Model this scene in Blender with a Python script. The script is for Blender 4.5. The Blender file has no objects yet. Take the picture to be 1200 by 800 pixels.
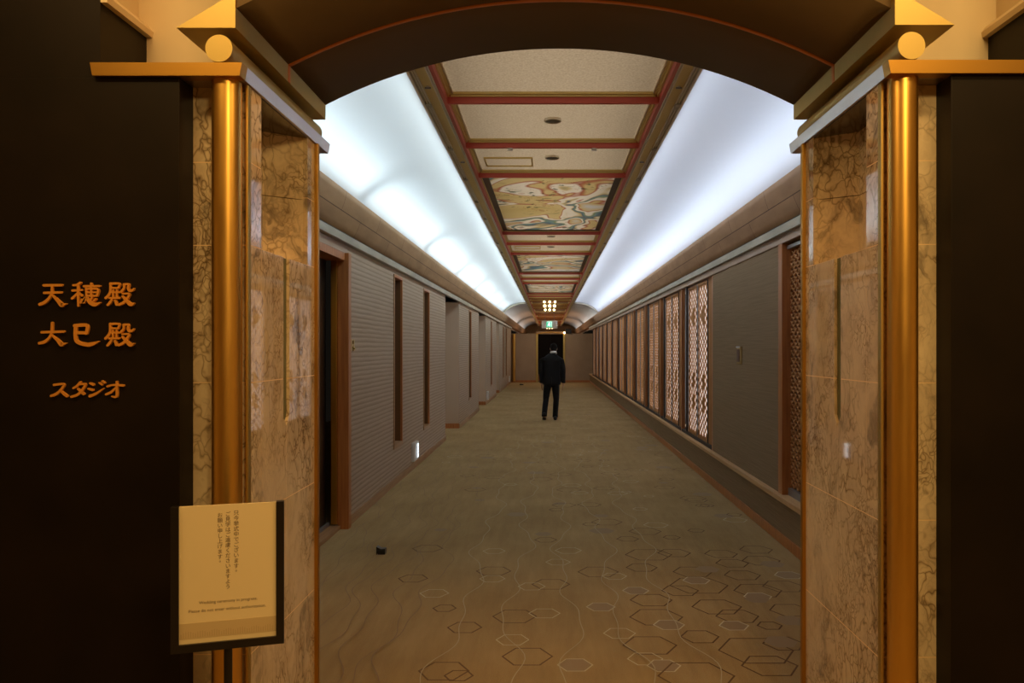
import bpy, bmesh, math, random
from mathutils import Vector, Matrix
R = random.Random(7)
sc = bpy.context.scene
C = sc.collection
F = 930.0            # focal length in pixels of the 1200 wide frame
EYE = 1.65

# ------------------------------------------------------------------ camera
cam = bpy.data.cameras.new('camera'); camo = bpy.data.objects.new('camera', cam); C.objects.link(camo)
camo.location = (0, 0, EYE); camo.rotation_euler = (math.pi/2, 0, 0)
cam.sensor_width = 36; cam.lens = F/1200*36
cam.shift_x = -44/1200; cam.shift_y = 8/1200
cam.clip_start = .05; cam.clip_end = 200
sc.camera = camo
# ------------------------------------------------------------------ exposure, world
sc.view_settings.view_transform = 'Standard'; sc.view_settings.look = 'None'
sc.view_settings.exposure = 0.0; sc.view_settings.gamma = 1; sc.view_settings.use_curve_mapping = False
w = bpy.data.worlds.new('world'); sc.world = w; w.use_nodes = True
w.node_tree.nodes['Background'].inputs[0].default_value = (.5, .4, .3, 1)
w.node_tree.nodes['Background'].inputs[1].default_value = .01

# ------------------------------------------------------------------ lights
def area(name, loc, rot, sx, sy, power, col, spread=180):
    l = bpy.data.lights.new(name, 'AREA'); l.spread = math.radians(spread); l.shape = 'RECTANGLE'; l.size = sx; l.size_y = sy
    l.energy = power; l.color = col
    o = bpy.data.objects.new(name, l); C.objects.link(o); o.location = loc; o.rotation_euler = rot
    return o
X0 = .047           # centre line of portal and corridor
CZL = 3.85
XC = .025           # centre line of the coffered ceiling
COOLL = (.76, .93, 1.0); COOLR = (.72, .82, 1.0)
# cove strips in the trough behind the cornice (aimed up), left in sections, right in sections
LN = 7; y0c, y1c = 3.9, 32.6
for i in range(LN):
    a = y0c+(y1c-y0c)*i/LN; b = y0c+(y1c-y0c)*(i+1)/LN
    for s, col, pw in ((-1, COOLL, 12.3), (1, COOLR, 10.8)):
        area('cove_strip', (X0+s*1.832, (a+b)/2, 2.935), (math.pi, s*math.radians(-28), 0), .05, (b-a)*(.93 if s < 0 else 1), pw, col, 125)
        # strips lying on top of the ceiling edge, shining outwards
        area('ceiling_edge_strip', (XC+s*.94, (a+b)/2, 3.47), (0, -s*math.radians(72), 0), .05, (b-a), pw*1.1, col, 140)
# added fill lights above the ceiling cloth, made translucent so they brighten it
for a, bq in ((3.9, 16), (16, 28)):
    area('plenum_fill', (XC, (a+bq)/2, CZL), (0, 0, 0), 1.3, bq-a, 54*(bq-a)/12, (1, .83, .62))
# ceiling lights of the foyer (warm), plus an added floor fill
WARM = (1.0, .64, .23)
area('foyer_ceiling_light', (1.0, -.7, 3.74), (math.radians(18), 0, 0), .8, .8, 84, WARM)
area('foyer_floor_fill', (-.25, 1.9, 3.74), (math.radians(38), 0, 0), .5, .2, 11, (1, .50, .17), 130)  # added fill that warms the near carpet and the jambs
for s in (-1, 1):
    area('foyer_cove_light', (s*1.62, 1.35, 3.74), (math.radians(35), 0, 0), .9, .25, 22, WARM)

# ------------------------------------------------------------------ materials
def mat(name, col=(.5, .5, .5), rough=.5, metal=0, spec=.5, emit=None, es=0, build=None, aniso=0, coat=0):
    m = bpy.data.materials.new(name); m.use_nodes = True
    nt = m.node_tree; b = nt.nodes['Principled BSDF']
    b.inputs['Base Color'].default_value = (*col, 1); b.inputs['Roughness'].default_value = rough
    b.inputs['Metallic'].default_value = metal; b.inputs['Specular IOR Level'].default_value = spec
    if coat: b.inputs['Coat Weight'].default_value = coat; b.inputs['Coat Roughness'].default_value = .05
    if aniso: b.inputs['Anisotropic'].default_value = aniso
    if emit: b.inputs['Emission Color'].default_value = (*emit, 1); b.inputs['Emission Strength'].default_value = es
    if build: build(nt, b)
    return m
def N(nt, t, **kw):
    n = nt.nodes.new(t)
    for k, v in kw.items(): setattr(n, k, v)
    return n
def L(nt, a, b): nt.links.new(a, b)
def coords(nt, scale=(1, 1, 1)):
    g = N(nt, 'ShaderNodeNewGeometry'); mp = N(nt, 'ShaderNodeMapping'); mp.inputs['Scale'].default_value = scale
    L(nt, g.outputs['Position'], mp.inputs['Vector']); return mp.outputs[0]
def noise(nt, vec, sc_, det=3, rough=.5, dist=0):
    n = N(nt, 'ShaderNodeTexNoise'); n.inputs['Scale'].default_value = sc_; n.inputs['Detail'].default_value = det
    n.inputs['Roughness'].default_value = rough; n.inputs['Distortion'].default_value = dist
    L(nt, vec, n.inputs['Vector']); return n
def ramp(nt, fac, stops, interp='LINEAR'):
    r = N(nt, 'ShaderNodeValToRGB'); r.color_ramp.interpolation = interp
    els = r.color_ramp.elements
    while len(els) < len(stops): els.new(.5)
    for e, (p, c) in zip(els, stops): e.position = p; e.color = (*c, 1)
    L(nt, fac, r.inputs[0]); return r.outputs[0]
def bump(nt, b, fac, strength=.3, dist=.01):
    n = N(nt, 'ShaderNodeBump'); n.inputs['Strength'].default_value = strength; n.inputs['Distance'].default_value = dist
    L(nt, fac, n.inputs['Height']); L(nt, n.outputs[0], b.inputs['Normal'])
def mixc(nt, fac, a, b, mode='MIX'):
    m = N(nt, 'ShaderNodeMix', data_type='RGBA', blend_type=mode)
    if isinstance(fac, float): m.inputs[0].default_value = fac
    else: L(nt, fac, m.inputs[0])
    for i, v in ((6, a), (7, b)):
        if isinstance(v, tuple): m.inputs[i].default_value = (*v, 1)
        else: L(nt, v, m.inputs[i])
    return m.outputs[2]
def noisy(c1, c2, scale=(1, 1, 1), s=5, det=4, lo=.35, hi=.65, bmp=0):
    def f(nt, b):
        v = coords(nt, scale); n = noise(nt, v, s, det)
        L(nt, ramp(nt, n.outputs[0], [(lo, c1), (hi, c2)]), b.inputs['Base Color'])
        if bmp: bump(nt, b, n.outputs[0], bmp)
    return f

def marble_nodes(nt, b):
    v = coords(nt, (1, 1, .75))
    w1 = noise(nt, v, 3.2, 4, .6)
    vm = N(nt, 'ShaderNodeVectorMath', operation='MULTIPLY_ADD'); L(nt, w1.outputs['Color'], vm.inputs[0])
    vm.inputs[1].default_value = (.42, .42, .42); L(nt, v, vm.inputs[2])
    vo = N(nt, 'ShaderNodeTexVoronoi', feature='DISTANCE_TO_EDGE'); vo.inputs['Scale'].default_value = 15; L(nt, vm.outputs[0], vo.inputs['Vector'])
    vein = ramp(nt, vo.outputs['Distance'], [(0, (.30, .26, .22)), (.03, (.68, .62, .55)), (.10, (1, 1, 1))])
    n2 = noise(nt, vm.outputs[0], 5, 6, .65, .6)
    cl = ramp(nt, n2.outputs[0], [(.34, (.36, .29, .20)), (.45, (.72, .58, .39)), (.60, (.86, .72, .50))])
    n3 = noise(nt, v, 2.2, 3)
    mask = ramp(nt, n3.outputs[0], [(.42, (0, 0, 0)), (.60, (1, 1, 1))])
    v2 = mixc(nt, mask, (1, 1, 1), vein)
    vb = N(nt, 'ShaderNodeTexVoronoi', feature='DISTANCE_TO_EDGE'); vb.inputs['Scale'].default_value = 34; L(nt, vm.outputs[0], vb.inputs['Vector'])
    vein2 = ramp(nt, vb.outputs['Distance'], [(0, (.42, .36, .30)), (.06, (.85, .82, .78)), (.16, (1, 1, 1))])
    mk2 = ramp(nt, noise(nt, v, 4.1, 4).outputs[0], [(.49, (0, 0, 0)), (.62, (1, 1, 1))])
    v2 = mixc(nt, 1.0, v2, mixc(nt, mk2, (1, 1, 1), vein2), 'MULTIPLY')
    c = mixc(nt, 1.0, cl, v2, 'MULTIPLY')
    L(nt, c, b.inputs['Base Color'])

def carpet_nodes(nt, b):
    v = coords(nt); n = noise(nt, v, 1.1, 4); n2 = noise(nt, v, 260, 2)
    c1 = ramp(nt, n.outputs[0], [(.3, (.37, .255, .115)), (.7, (.46, .325, .155))])
    c2 = ramp(nt, n2.outputs[0], [(.3, (.72, .72, .72)), (.7, (1.1, 1.1, 1.1))])
    vs = coords(nt, (7, .9, 1)); n3 = noise(nt, vs, 1.6, 5, .7)
    c3 = ramp(nt, n3.outputs[0], [(.35, (.90, .88, .86)), (.65, (1.05, 1.05, 1.05))])
    L(nt, mixc(nt, 1.0, mixc(nt, 1.0, c1, c2, 'MULTIPLY'), c3, 'MULTIPLY'), b.inputs['Base Color'])
    bump(nt, b, n2.outputs[0], .25, .004)

def stripes_nodes(nt, b):       # ribbed wall covering, long irregular horizontal ribs
    v = coords(nt, (1, .16, 1))
    n = noise(nt, v, 5.5, 3)
    sx = N(nt, 'ShaderNodeSeparateXYZ'); L(nt, coords(nt), sx.inputs[0])
    a = N(nt, 'ShaderNodeMath', operation='MULTIPLY_ADD'); L(nt, n.outputs[0], a.inputs[0]); a.inputs[1].default_value = .03
    L(nt, sx.outputs[2], a.inputs[2])
    m = N(nt, 'ShaderNodeMath', operation='MULTIPLY'); L(nt, a.outputs[0], m.inputs[0]); m.inputs[1].default_value = 2*math.pi/.047
    s = N(nt, 'ShaderNodeMath', operation='SINE'); L(nt, m.outputs[0], s.inputs[0])
    mr = N(nt, 'ShaderNodeMapRange'); mr.inputs[1].default_value = -1; mr.inputs[2].default_value = 1; L(nt, s.outputs[0], mr.inputs[0])
    vf = coords(nt, (1, .4, 30)); nf = noise(nt, vf, 6, 3)
    c = ramp(nt, mr.outputs[0], [(0, (.35, .26, .185)), (.35, (.48, .37, .27)), (1, (.50, .385, .285))])
    c2 = ramp(nt, nf.outputs[0], [(.3, (.86, .86, .86)), (.7, (1.05, 1.05, 1.05))])
    L(nt, mixc(nt, 1.0, c, c2, 'MULTIPLY'), b.inputs['Base Color'])
    bump(nt, b, mr.outputs[0], .25, .004)

def cornice_nodes(nt, b):
    sx = N(nt, 'ShaderNodeSeparateXYZ'); L(nt, coords(nt), sx.inputs[0])
    cb = N(nt, 'ShaderNodeCombineXYZ'); L(nt, sx.outputs[1], cb.inputs[0]); L(nt, sx.outputs[2], cb.inputs[1])
    off = N(nt, 'ShaderNodeVectorMath', operation='ADD'); L(nt, cb.outputs[0], off.inputs[0]); off.inputs[1].default_value = (0, -2.66, 0)
    br = N(nt, 'ShaderNodeTexBrick'); L(nt, off.outputs[0], br.inputs['Vector'])
    br.inputs['Scale'].default_value = 1; br.inputs['Brick Width'].default_value = 1.35; br.inputs['Row Height'].default_value = .165
    br.inputs['Mortar Size'].default_value = .004; br.inputs['Mortar Smooth'].default_value = .3
    br.inputs['Color1'].default_value = (.42, .25, .13, 1); br.inputs['Color2'].default_value = (.38, .225, .12, 1)
    br.inputs['Mortar'].default_value = (.13, .08, .05, 1)
    n = noise(nt, coords(nt, (1, .25, 1)), 9, 4)
    c2 = ramp(nt, n.outputs[0], [(.3, (.85, .85, .85)), (.7, (1.08, 1.08, 1.08))])
    L(nt, mixc(nt, 1.0, br.outputs[0], c2, 'MULTIPLY'), b.inputs['Base Color'])

def translucent(nt, b, col, fac=.5):  # lets the added plenum fill glow through cloth and paintings
    tr = N(nt, 'ShaderNodeBsdfTranslucent'); L(nt, col, tr.inputs[0]); L(nt, col, b.inputs['Base Color'])
    mx = N(nt, 'ShaderNodeMixShader'); mx.inputs[0].default_value = fac
    L(nt, b.outputs[0], mx.inputs[1]); L(nt, tr.outputs[0], mx.inputs[2])
    L(nt, mx.outputs[0], nt.nodes['Material Output'].inputs['Surface'])
def cloth_nodes(nt, b):
    n = noise(nt, coords(nt), 70, 3)
    translucent(nt, b, ramp(nt, n.outputs[0], [(.3, (.62, .54, .43)), (.7, (.80, .73, .62))]))

def painting_nodes(seed, tint):
    def f(nt, b):
        g = coords(nt, (1.0, .55, 1)); o = N(nt, 'ShaderNodeVectorMath', operation='ADD'); L(nt, g, o.inputs[0]); o.inputs[1].default_value = (seed*3.1, seed*1.7, 0)
        rot = N(nt, 'ShaderNodeMapping'); rot.inputs['Rotation'].default_value = (0, 0, math.radians(28)); rot.inputs['Scale'].default_value = (.8, 1.35, 1); L(nt, o.outputs[0], rot.inputs[0])
        n = noise(nt, rot.outputs[0], .95, 2.4, .5, .9)
        base = ramp(nt, n.outputs[0], [(0, (.50, .38, .13)), (.30, (.62, .50, .22)), (.415, (.70, .58, .30)), (.425, (.40, .07, .03)), (.437, (.90, .88, .84)), (.468, (.86, .83, .76)),
              (.480, (.66, .55, .28)), (.494, (.05, .12, .22)), (.508, (.16, .32, .38)), (.522, (.22, .30, .14)), (.532, (.90, .88, .85)), (.552, (.88, .85, .80)), (.562, (.40, .07, .04)), (.575, (.66, .54, .26)), (.66, (.70, .74, .84)), (.76, (.52, .41, .16))])
        n2 = noise(nt, rot.outputs[0], 7, 4, .6, 1)
        fine = ramp(nt, n2.outputs[0], [(.36, (.16, .22, .18)), (.42, (1, 1, 1)), (.60, (1, 1, 1)), (.63, (.55, .28, .22)), (.66, (1, 1, 1))])
        n3 = noise(nt, o.outputs[0], 1.1, 1)
        mk = ramp(nt, n3.outputs[0], [(.45, (0, 0, 0)), (.58, (1, 1, 1))])
        fm = mixc(nt, mk, (1, 1, 1), fine)
        c = mixc(nt, 1.0, base, fm, 'MULTIPLY')
        translucent(nt, b, mixc(nt, .06, c, tint))
    return f

M = dict(
 marble=mat('marble', rough=.03, spec=.8, build=marble_nodes),
 grout=mat('grout', (.95, .72, .42), .6),
 brass=mat('brushed_brass', (.86, .52, .13), .36, 1, build=lambda nt, b: L(nt, ramp(nt, noise(nt, coords(nt, (14, 14, 1.5)), 3, 3).outputs[0], [(.3, (.34, .34, .34)), (.7, (.40, .40, .40))]), b.inputs['Roughness'])),
 brass_beam=mat('satin_brass', (.58, .43, .15), .52, 1),
 brass_ledge=mat('dark_brass', (.54, .29, .055), .42, 1),
 darkwall=mat('dark_lacquer', (.012, .008, .005), .5, spec=.2, build=noisy((.008, .005, .003), (.013, .008, .005), (1, 1, 1), 3)),
 polished=mat('polished_dark_stone', (.05, .035, .025), .12, spec=.6),
 ledgeside=mat('brass_painted_reflection', (.66, .60, .56), .3, 1),  # brass; the vault's grey reflection is put into this paler colour
 slotjamb=mat('dark_brown_reveal', (.15, .075, .03), .6, spec=.2),
 dooroff=mat('black_door', (.006, .004, .003), .8, spec=.1),
 bandline=mat('paper_pattern_line', (.60, .45, .24), .7),
 soffit=mat('brown_lining', (.065, .042, .022), .75, spec=.2, build=noisy((.135, .092, .045), (.15, .10, .050), (1, 1, 1), 2)),
 inlay=mat('orange_inlay', (.70, .24, .05), .45, .3),
 cream=mat('cream_plaster', (.80, .66, .44), .8, build=noisy((.76, .62, .41), (.82, .68, .46), (1, 1, 1), 2)),
 letter=mat('gilt_letter', (.80, .34, .05), .5, .25),
 black=mat('black_lacquer', (.012, .009, .008), .35),
 carpet=mat('carpet', rough=.95, spec=.1, build=carpet_nodes),
 hexdark=mat('carpet_dark_yarn', (.17, .105, .055), .95, spec=.1),
 hexlight=mat('carpet_light_yarn', (.56, .49, .32), .95, spec=.1),
 hexfill=mat('carpet_tan_yarn', (.33, .24, .145), .95, spec=.1),
 wavedark=mat('carpet_thin_yarn', (.29, .20, .12), .95, spec=.1),
 wavelight=mat('carpet_pale_thin_yarn', (.47, .40, .26), .95, spec=.1),
 stripes=mat('ribbed_wall_covering', rough=.9, spec=.12, build=stripes_nodes),
 fabric=mat('woven_wall_covering', rough=.95, spec=.08, build=noisy((.235, .168, .095), (.285, .205, .122), (1, .3, 22), 6, 4)),
 alcove=mat('alcove_plaster', (.52, .41, .31), .85),
 wood=mat('orange_brown_wood', (.33, .13, .04), .4, build=noisy((.36, .125, .033), (.48, .19, .055), (12, 12, .8), 3)),
 woodh=mat('tan_wood', (.36, .2, .09), .45, build=noisy((.33, .18, .085), (.42, .25, .12), (12, .8, 12), 3)),
 sillwood=mat('sill_wood', (.5, .3, .13), .5, build=noisy((.50, .29, .12), (.60, .37, .17), (12, .8, 12), 3)),
 header=mat('pale_wood', (.40, .28, .19), .5, build=noisy((.36, .25, .17), (.44, .32, .22), (12, .8, 12), 3)),
 cornice=mat('leather_cornice', rough=.6, spec=.3, build=cornice_nodes),
 silver=mat('grey_green_strip', (.52, .52, .44), .35, .5, build=noisy((.30, .29, .22), (.44, .43, .33), (6, 1.0, 6), 2)),
 vault=mat('white_vault', (.86, .88, .90), .9, spec=.1),
 panel=mat('ceiling_cloth', rough=.9, spec=.15, build=cloth_nodes),
 panel_far=mat('brown_ceiling', (.40, .24, .13), .6),
 red=mat('red_lacquer', (.66, .13, .11), .4),
 olive=mat('olive_gold', (.80, .66, .28), .45, .25),
 creamtrim=mat('cream_trim', (.84, .78, .64), .5),
 dark=mat('dark_gap', (.02, .016, .012), .6),
 white=mat('white_plastic', (.7, .7, .68), .4),
 lattice=mat('lattice_wood', (.42, .2, .08), .7, spec=.15, build=noisy((.42, .20, .07), (.56, .29, .12), (8, 8, 1), 3)),
 latticeback=mat('dark_lattice_back', (.10, .04, .015), .6),
 stile=mat('brown_stile', (.24, .12, .05), .7, spec=.15, build=noisy((.33, .16, .06), (.42, .22, .09), (10, 10, .8), 3)),
 shoji=mat('daylit_paper_blind', (.7, .7, .68), .8, emit=(.97, .94, .95), es=1.1),
 bluepane=mat('dusk_glass', (.05, .06, .09), .5, spec=.15, emit=(.35, .42, .62), es=.02),
 steel=mat('brushed_steel', (.30, .31, .33), .4, .6),
 bulb=mat('lit_bulb', (.9, .8, .6), .5, emit=(1, .74, .36), es=9),
 signwhite=mat('sign_box_enamel', (.78, .74, .66), .5),
 green=mat('sign_green_lit', (.03, .5, .25), .5, emit=(.10, .75, .42), es=.8),
 signlit=mat('sign_white_lit', (.8, .9, .9), .5, emit=(.85, 1, .95), es=1.3),
 paper=mat('cream_paper', (.95, .80, .50), .6, spec=.25),
 paperband=mat('paper_pattern_band', (.70, .55, .32), .6, spec=.25),
 ink=mat('brown_ink', (.17, .10, .05), .7),
 beige=mat('beige_end_wall', (.36, .26, .18), .8, build=noisy((.34, .245, .17), (.38, .28, .195), (1, 1, 1), 2)),
 suit=mat('black_wool', (.010, .010, .011), .85, spec=.2),
 shirt=mat('white_shirt', (.75, .75, .74), .8),
 hair=mat('black_hair', (.010, .008, .007), .8, spec=.15),
 skin=mat('skin', (.42, .25, .17), .55),
 leather=mat('black_leather', (.012, .011, .011), .3),
 led=mat('lit_lens', (.8, .85, .9), .4, emit=(.85, .92, 1), es=1.6),
 grille=mat('lens_grille', (.25, .27, .26), .5),
 glassgreen=mat('green_glass_edge', (.10, .12, .06), .12, .0),
 plaque=mat('aged_gold', (.5, .36, .14), .4, .8),
 slotglass=mat('slot_dark_pane', (.10, .07, .045), .25),
)

# ------------------------------------------------------------------ mesh helpers
class B:
    def __init__(s): s.bm = bmesh.new(); s.mats = []
    def mi(s, m):
        if m not in s.mats: s.mats.append(m)
        return s.mats.index(m)
    def box(s, a, b, m, bev=0):
        x0, x1 = sorted((a[0], b[0])); y0, y1 = sorted((a[1], b[1])); z0, z1 = sorted((a[2], b[2]))
        v = [s.bm.verts.new(p) for p in ((x0,y0,z0),(x1,y0,z0),(x1,y1,z0),(x0,y1,z0),(x0,y0,z1),(x1,y0,z1),(x1,y1,z1),(x0,y1,z1))]
        fs = [s.bm.faces.new([v[i] for i in q]) for q in ((3,2,1,0),(4,5,6,7),(0,1,5,4),(1,2,6,5),(2,3,7,6),(3,0,4,7))]
        i = s.mi(m)
        for f in fs: f.material_index = i
        if bev:
            es = list({e for f in fs for e in f.edges})
            r = bmesh.ops.bevel(s.bm, geom=es, offset=bev, segments=2, affect='EDGES', profile=.6)
            for f in r['faces']: f.material_index = i
        return s
    def prism(s, poly, y0, y1, m, axis='y'):
        """closed outline extruded along y (poly in x,z), z (poly in x,y) or x (poly in y,z)"""
        def P(p, t): return (p[0], t, p[1]) if axis == 'y' else ((p[0], p[1], t) if axis == 'z' else (t, p[0], p[1]))
        a = [s.bm.verts.new(P(p, y0)) for p in poly]; b = [s.bm.verts.new(P(p, y1)) for p in poly]
        i = s.mi(m); n = len(poly); fs = []
        for k in range(n): fs.append(s.bm.faces.new((a[k], a[(k+1) % n], b[(k+1) % n], b[k])))
        fs += [s.bm.faces.new(list(reversed(a))), s.bm.faces.new(b)]
        for f in fs: f.material_index = i
        bmesh.ops.recalc_face_normals(s.bm, faces=fs)
        return s
    def tube(s, p0, p1, r0, m, r1=None, seg=24, smooth=True, rings=1):
        p0 = Vector(p0); p1 = Vector(p1); r1 = r0 if r1 is None else r1
        d = (p1-p0).normalized(); u = d.orthogonal().normalized(); v = d.cross(u); i = s.mi(m); R_ = []
        for k in range(rings+1):
            t = k/rings; p = p0.lerp(p1, t); r = r0+(r1-r0)*t
            R_.append([s.bm.verts.new(p+(u*math.cos(2*math.pi*j/seg)+v*math.sin(2*math.pi*j/seg))*r) for j in range(seg)])
        for k in range(rings):
            for j in range(seg):
                f = s.bm.faces.new((R_[k][j], R_[k][(j+1) % seg], R_[k+1][(j+1) % seg], R_[k+1][j])); f.smooth = smooth; f.material_index = i
        f = s.bm.faces.new([s.bm.verts.new(v_.co) for v_ in reversed(R_[0])]); f.material_index = i
        f = s.bm.faces.new([s.bm.verts.new(v_.co) for v_ in R_[-1]]); f.material_index = i
        return s
    def loft(s, rings, m, smooth=True, caps=True):
        i = s.mi(m); V = [[s.bm.verts.new(p) for p in r] for r in rings]; n = len(rings[0])
        for a, b in zip(V, V[1:]):
            for j in range(n):
                f = s.bm.faces.new((a[j], a[(j+1) % n], b[(j+1) % n], b[j])); f.smooth = smooth; f.material_index = i
        if caps:
            f = s.bm.faces.new(list(reversed(V[0]))); f.material_index = i
            f = s.bm.faces.new(V[-1]); f.material_index = i
        return s
    def sphere(s, c, r, m, sq=(1, 1, 1), seg=20):
        i = s.mi(m)
        r_ = bmesh.ops.create_uvsphere(s.bm, u_segments=seg, v_segments=seg//2, radius=r, matrix=Matrix.Translation(c) @ Matrix.Diagonal((*sq, 1)))
        for v in r_['verts']:
            for f in v.link_faces: f.smooth = True; f.material_index = i
        return s
    def sheet(s, pts, y0, y1, m, th, ny=1, flip=1):
        """open profile (x,z) with thickness, extruded along y"""
        n = len(pts); off = []
        for k in range(n):
            a = Vector(pts[max(k-1, 0)]); b = Vector(pts[min(k+1, n-1)]); d = (b-a).normalized()
            off.append((pts[k][0]-d.y*th*flip, pts[k][1]+d.x*th*flip))
        i = s.mi(m); fs = []
        ring = list(pts)+off[::-1]
        A = [s.bm.verts.new((p[0], y0, p[1])) for p in ring]; Bv = [s.bm.verts.new((p[0], y1, p[1])) for p in ring]; N_ = len(ring)
        for k in range(N_): fs.append(s.bm.faces.new((A[k], A[(k+1) % N_], Bv[(k+1) % N_], Bv[k])))
        for k in range(n-1):
            for V, fl in ((A, 1), (Bv, 0)):
                q = (V[k], V[k+1], V[N_-2-k], V[N_-1-k]); fs.append(s.bm.faces.new(q if fl else q[::-1]))
        for f in fs: f.material_index = i; f.smooth = False
        bmesh.ops.recalc_face_normals(s.bm, faces=fs)
        for f in fs[:N_]: f.smooth = True
        return s
    def build(s, name, parent=None, loc=None, auto=False):
        me = bpy.data.meshes.new(name)
        off = Vector(loc) if loc else Vector((0, 0, 0))
        if loc: bmesh.ops.translate(s.bm, verts=s.bm.verts, vec=-off)
        s.bm.to_mesh(me); s.bm.free()
        for m in s.mats: me.materials.append(M[m])
        if auto:
            for e in me.polygons: pass
        o = bpy.data.objects.new(name, me); C.objects.link(o); o.location = off
        if parent:
            o.parent = parent; o.location = off-Vector(wl(parent))
        return o
def wl(o):
    v = Vector(o.location)
    while o.parent: o = o.parent; v += Vector(o.location)
    return v
def tag(o, label=None, cat=None, group=None, kind=None):
    for k, v in (('label', label), ('category', cat), ('group', group), ('kind', kind)):
        if v: o[k] = v
    return o
def thing(name, label, cat, loc, group=None):
    o = bpy.data.objects.new(name, None); C.objects.link(o); o.location = loc; o.empty_display_size = .1
    return tag(o, label, cat, group)
def struct(o): o['kind'] = 'structure'; return o
def dup(o, d, parent=None):
    """copy a thing with its parts, moved by d"""
    c = o.copy(); C.objects.link(c)
    if parent: c.parent = parent
    else: c.location = Vector(o.location)+Vector(d)
    for ch in list(o.children):
        if ch.users: dup(ch, (0, 0, 0), c)
    return c
def X(s, h): return X0+s*h
sides = ((-1, 'left'), (1, 'right'))

# ================================================================== STRUCTURE
YW = 3.72              # corridor starts behind the portal
YE = 38.6              # low end wall
YZ = 62.0              # end of the vault
HW = 1.915             # half width of the corridor
CZ = EYE+1.72          # underside of ceiling beams

# ---- carpet: base slab with the woven pattern as flush yarn figures
b = B(); b.box((-5, -5.5, -.05), (5, YZ+1, 0), 'carpet')
def fl(px, py):        # picture point on the floor -> metres
    Y = EYE*F/(py-408); return ((px-644)*Y/F, Y)
zz = [0.0006]
def poly_flat(bb, pts, m):
    zz[0] += .0000045; z = zz[0]
    f = bb.bm.faces.new([bb.bm.verts.new((p[0], p[1], z)) for p in pts]); f.material_index = bb.mi(m)
    if f.normal.z < 0 or f.calc_area() >= 0:
        f.normal_update()
        if f.normal.z < 0: f.normal_flip()
def hexring(cx, cy, r, m, wd=.011, fill=None, rot=0):
    pts = [(math.cos(math.radians(60*k+rot)), math.sin(math.radians(60*k+rot))) for k in range(6)]
    if fill: poly_flat(b, [(cx+p[0]*r, cy+p[1]*r) for p in pts], fill)
    if m:
        for k in range(6):
            p, q = pts[k], pts[(k+1) % 6]; ri = r-wd*1.15
            poly_flat(b, [(cx+p[0]*r, cy+p[1]*r), (cx+q[0]*r, cy+q[1]*r), (cx+q[0]*ri, cy+q[1]*ri), (cx+p[0]*ri, cy+p[1]*ri)], m)
def ribbon(pts, wd, m):
    out = []
    for k in range(len(pts)):
        a = Vector(pts[max(0, k-1)]); c = Vector(pts[min(len(pts)-1, k+1)]); d = (c-a).normalized(); n = Vector((-d.y, d.x))*wd/2
        out.append((Vector(pts[k])-n, Vector(pts[k])+n))
    for (a0, a1), (b0, b1) in zip(out, out[1:]): poly_flat(b, [a0, b0, b1, a1], m)
D, Lt = 'hexdark', 'hexlight'
# (centre x, centre y in the picture, width px, yarn, fill)
hx = [(618,769,61,D,0),(603,722,53,D,0),(544.5,735,42,D,0),(520,786,61,D,0),(537.5,791.5,36,D,0),(521,712.5,29,D,0),(509,695,35,Lt,0),
 (484,677.6,36,D,0),(578.5,669,42,D,0),(577,678,31,Lt,0),(600.5,749.5,40,Lt,0),(638,718.5,38,Lt,0),(501,642.5,37,D,0),(579,645.5,27,Lt,0),
 (645.5,684.5,46,D,0),(623,687,33,Lt,0),(674,779,43,Lt,'hexfill'),(704,711,35,Lt,'hexfill'),(701,670,49,D,0),(720,675,30,Lt,0),
 (654,658.5,30,Lt,0),(761.5,756,65,D,0),(769,723,64,D,0),(763,703,51,D,0),(745,692,32,Lt,'hexfill'),(784,732,38,Lt,'hexfill'),
 (726,742,39,Lt,0),(756,772,43,Lt,0),(778,780,41,Lt,'hexfill'),(816,792,92,D,0),(820,746,47,D,0),(797,692,45,D,0),(819,686,70,D,0),
 (816,680,33,Lt,'hexfill'),(840,711,60,D,0),(864,722,52,D,0),(860,733,36,Lt,'hexfill'),(886,762,90,D,0),(902,780,68,D,0),(902,733,31,D,0),
 (918,754,50,D,0),(915,752,40,None,'hexfill'),(812,670,48,D,0),(829,667,30,None,'hexfill'),(870,674,44,D,0),(888,692,58,D,0),(888,699,34,Lt,'hexfill'),
 (887,702,30,None,'hexfill'),(926,715,50,D,0),(926,727,36,None,'hexfill'),(918,687,50,D,0),(924,674,34,Lt,'hexfill'),(760,650,56,D,0),
 (752,665,38,D,0),(845,649,40,D,0),(858,660,40,D,0),(892,657,46,D,0),(905,661,30,None,'hexfill'),(886,644,40,D,0),(790,648,40,D,0),(495,640,20,None,0),
 (666,645,32,Lt,0),(490,676,20,None,0)]
for px, py, wpx, m, fill in hx:
    x, y = fl(px, py); r = wpx/2*y/F
    hexring(x, y, r, m, .010 if m == D else .007, fill or None)
R2 = random.Random(3)
Yf = 6.65
while Yf < 30:         # the same figures go on down the corridor
    for k in range(3):
        side = R2.random()**.55
        x = -1.6+3.45*side; r = R2.choice((.08, .1, .13, .15)); q = R2.random()
        if q < .62: hexring(x, Yf+R2.random()*.3, r, D, .010)
        elif q < .8: hexring(x, Yf+R2.random()*.3, r*.8, Lt, .008)
        else: hexring(x, Yf+R2.random()*.3, r*.8, None, .01, 'hexfill')
    Yf += .24 if Yf < 14 else .5
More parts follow.
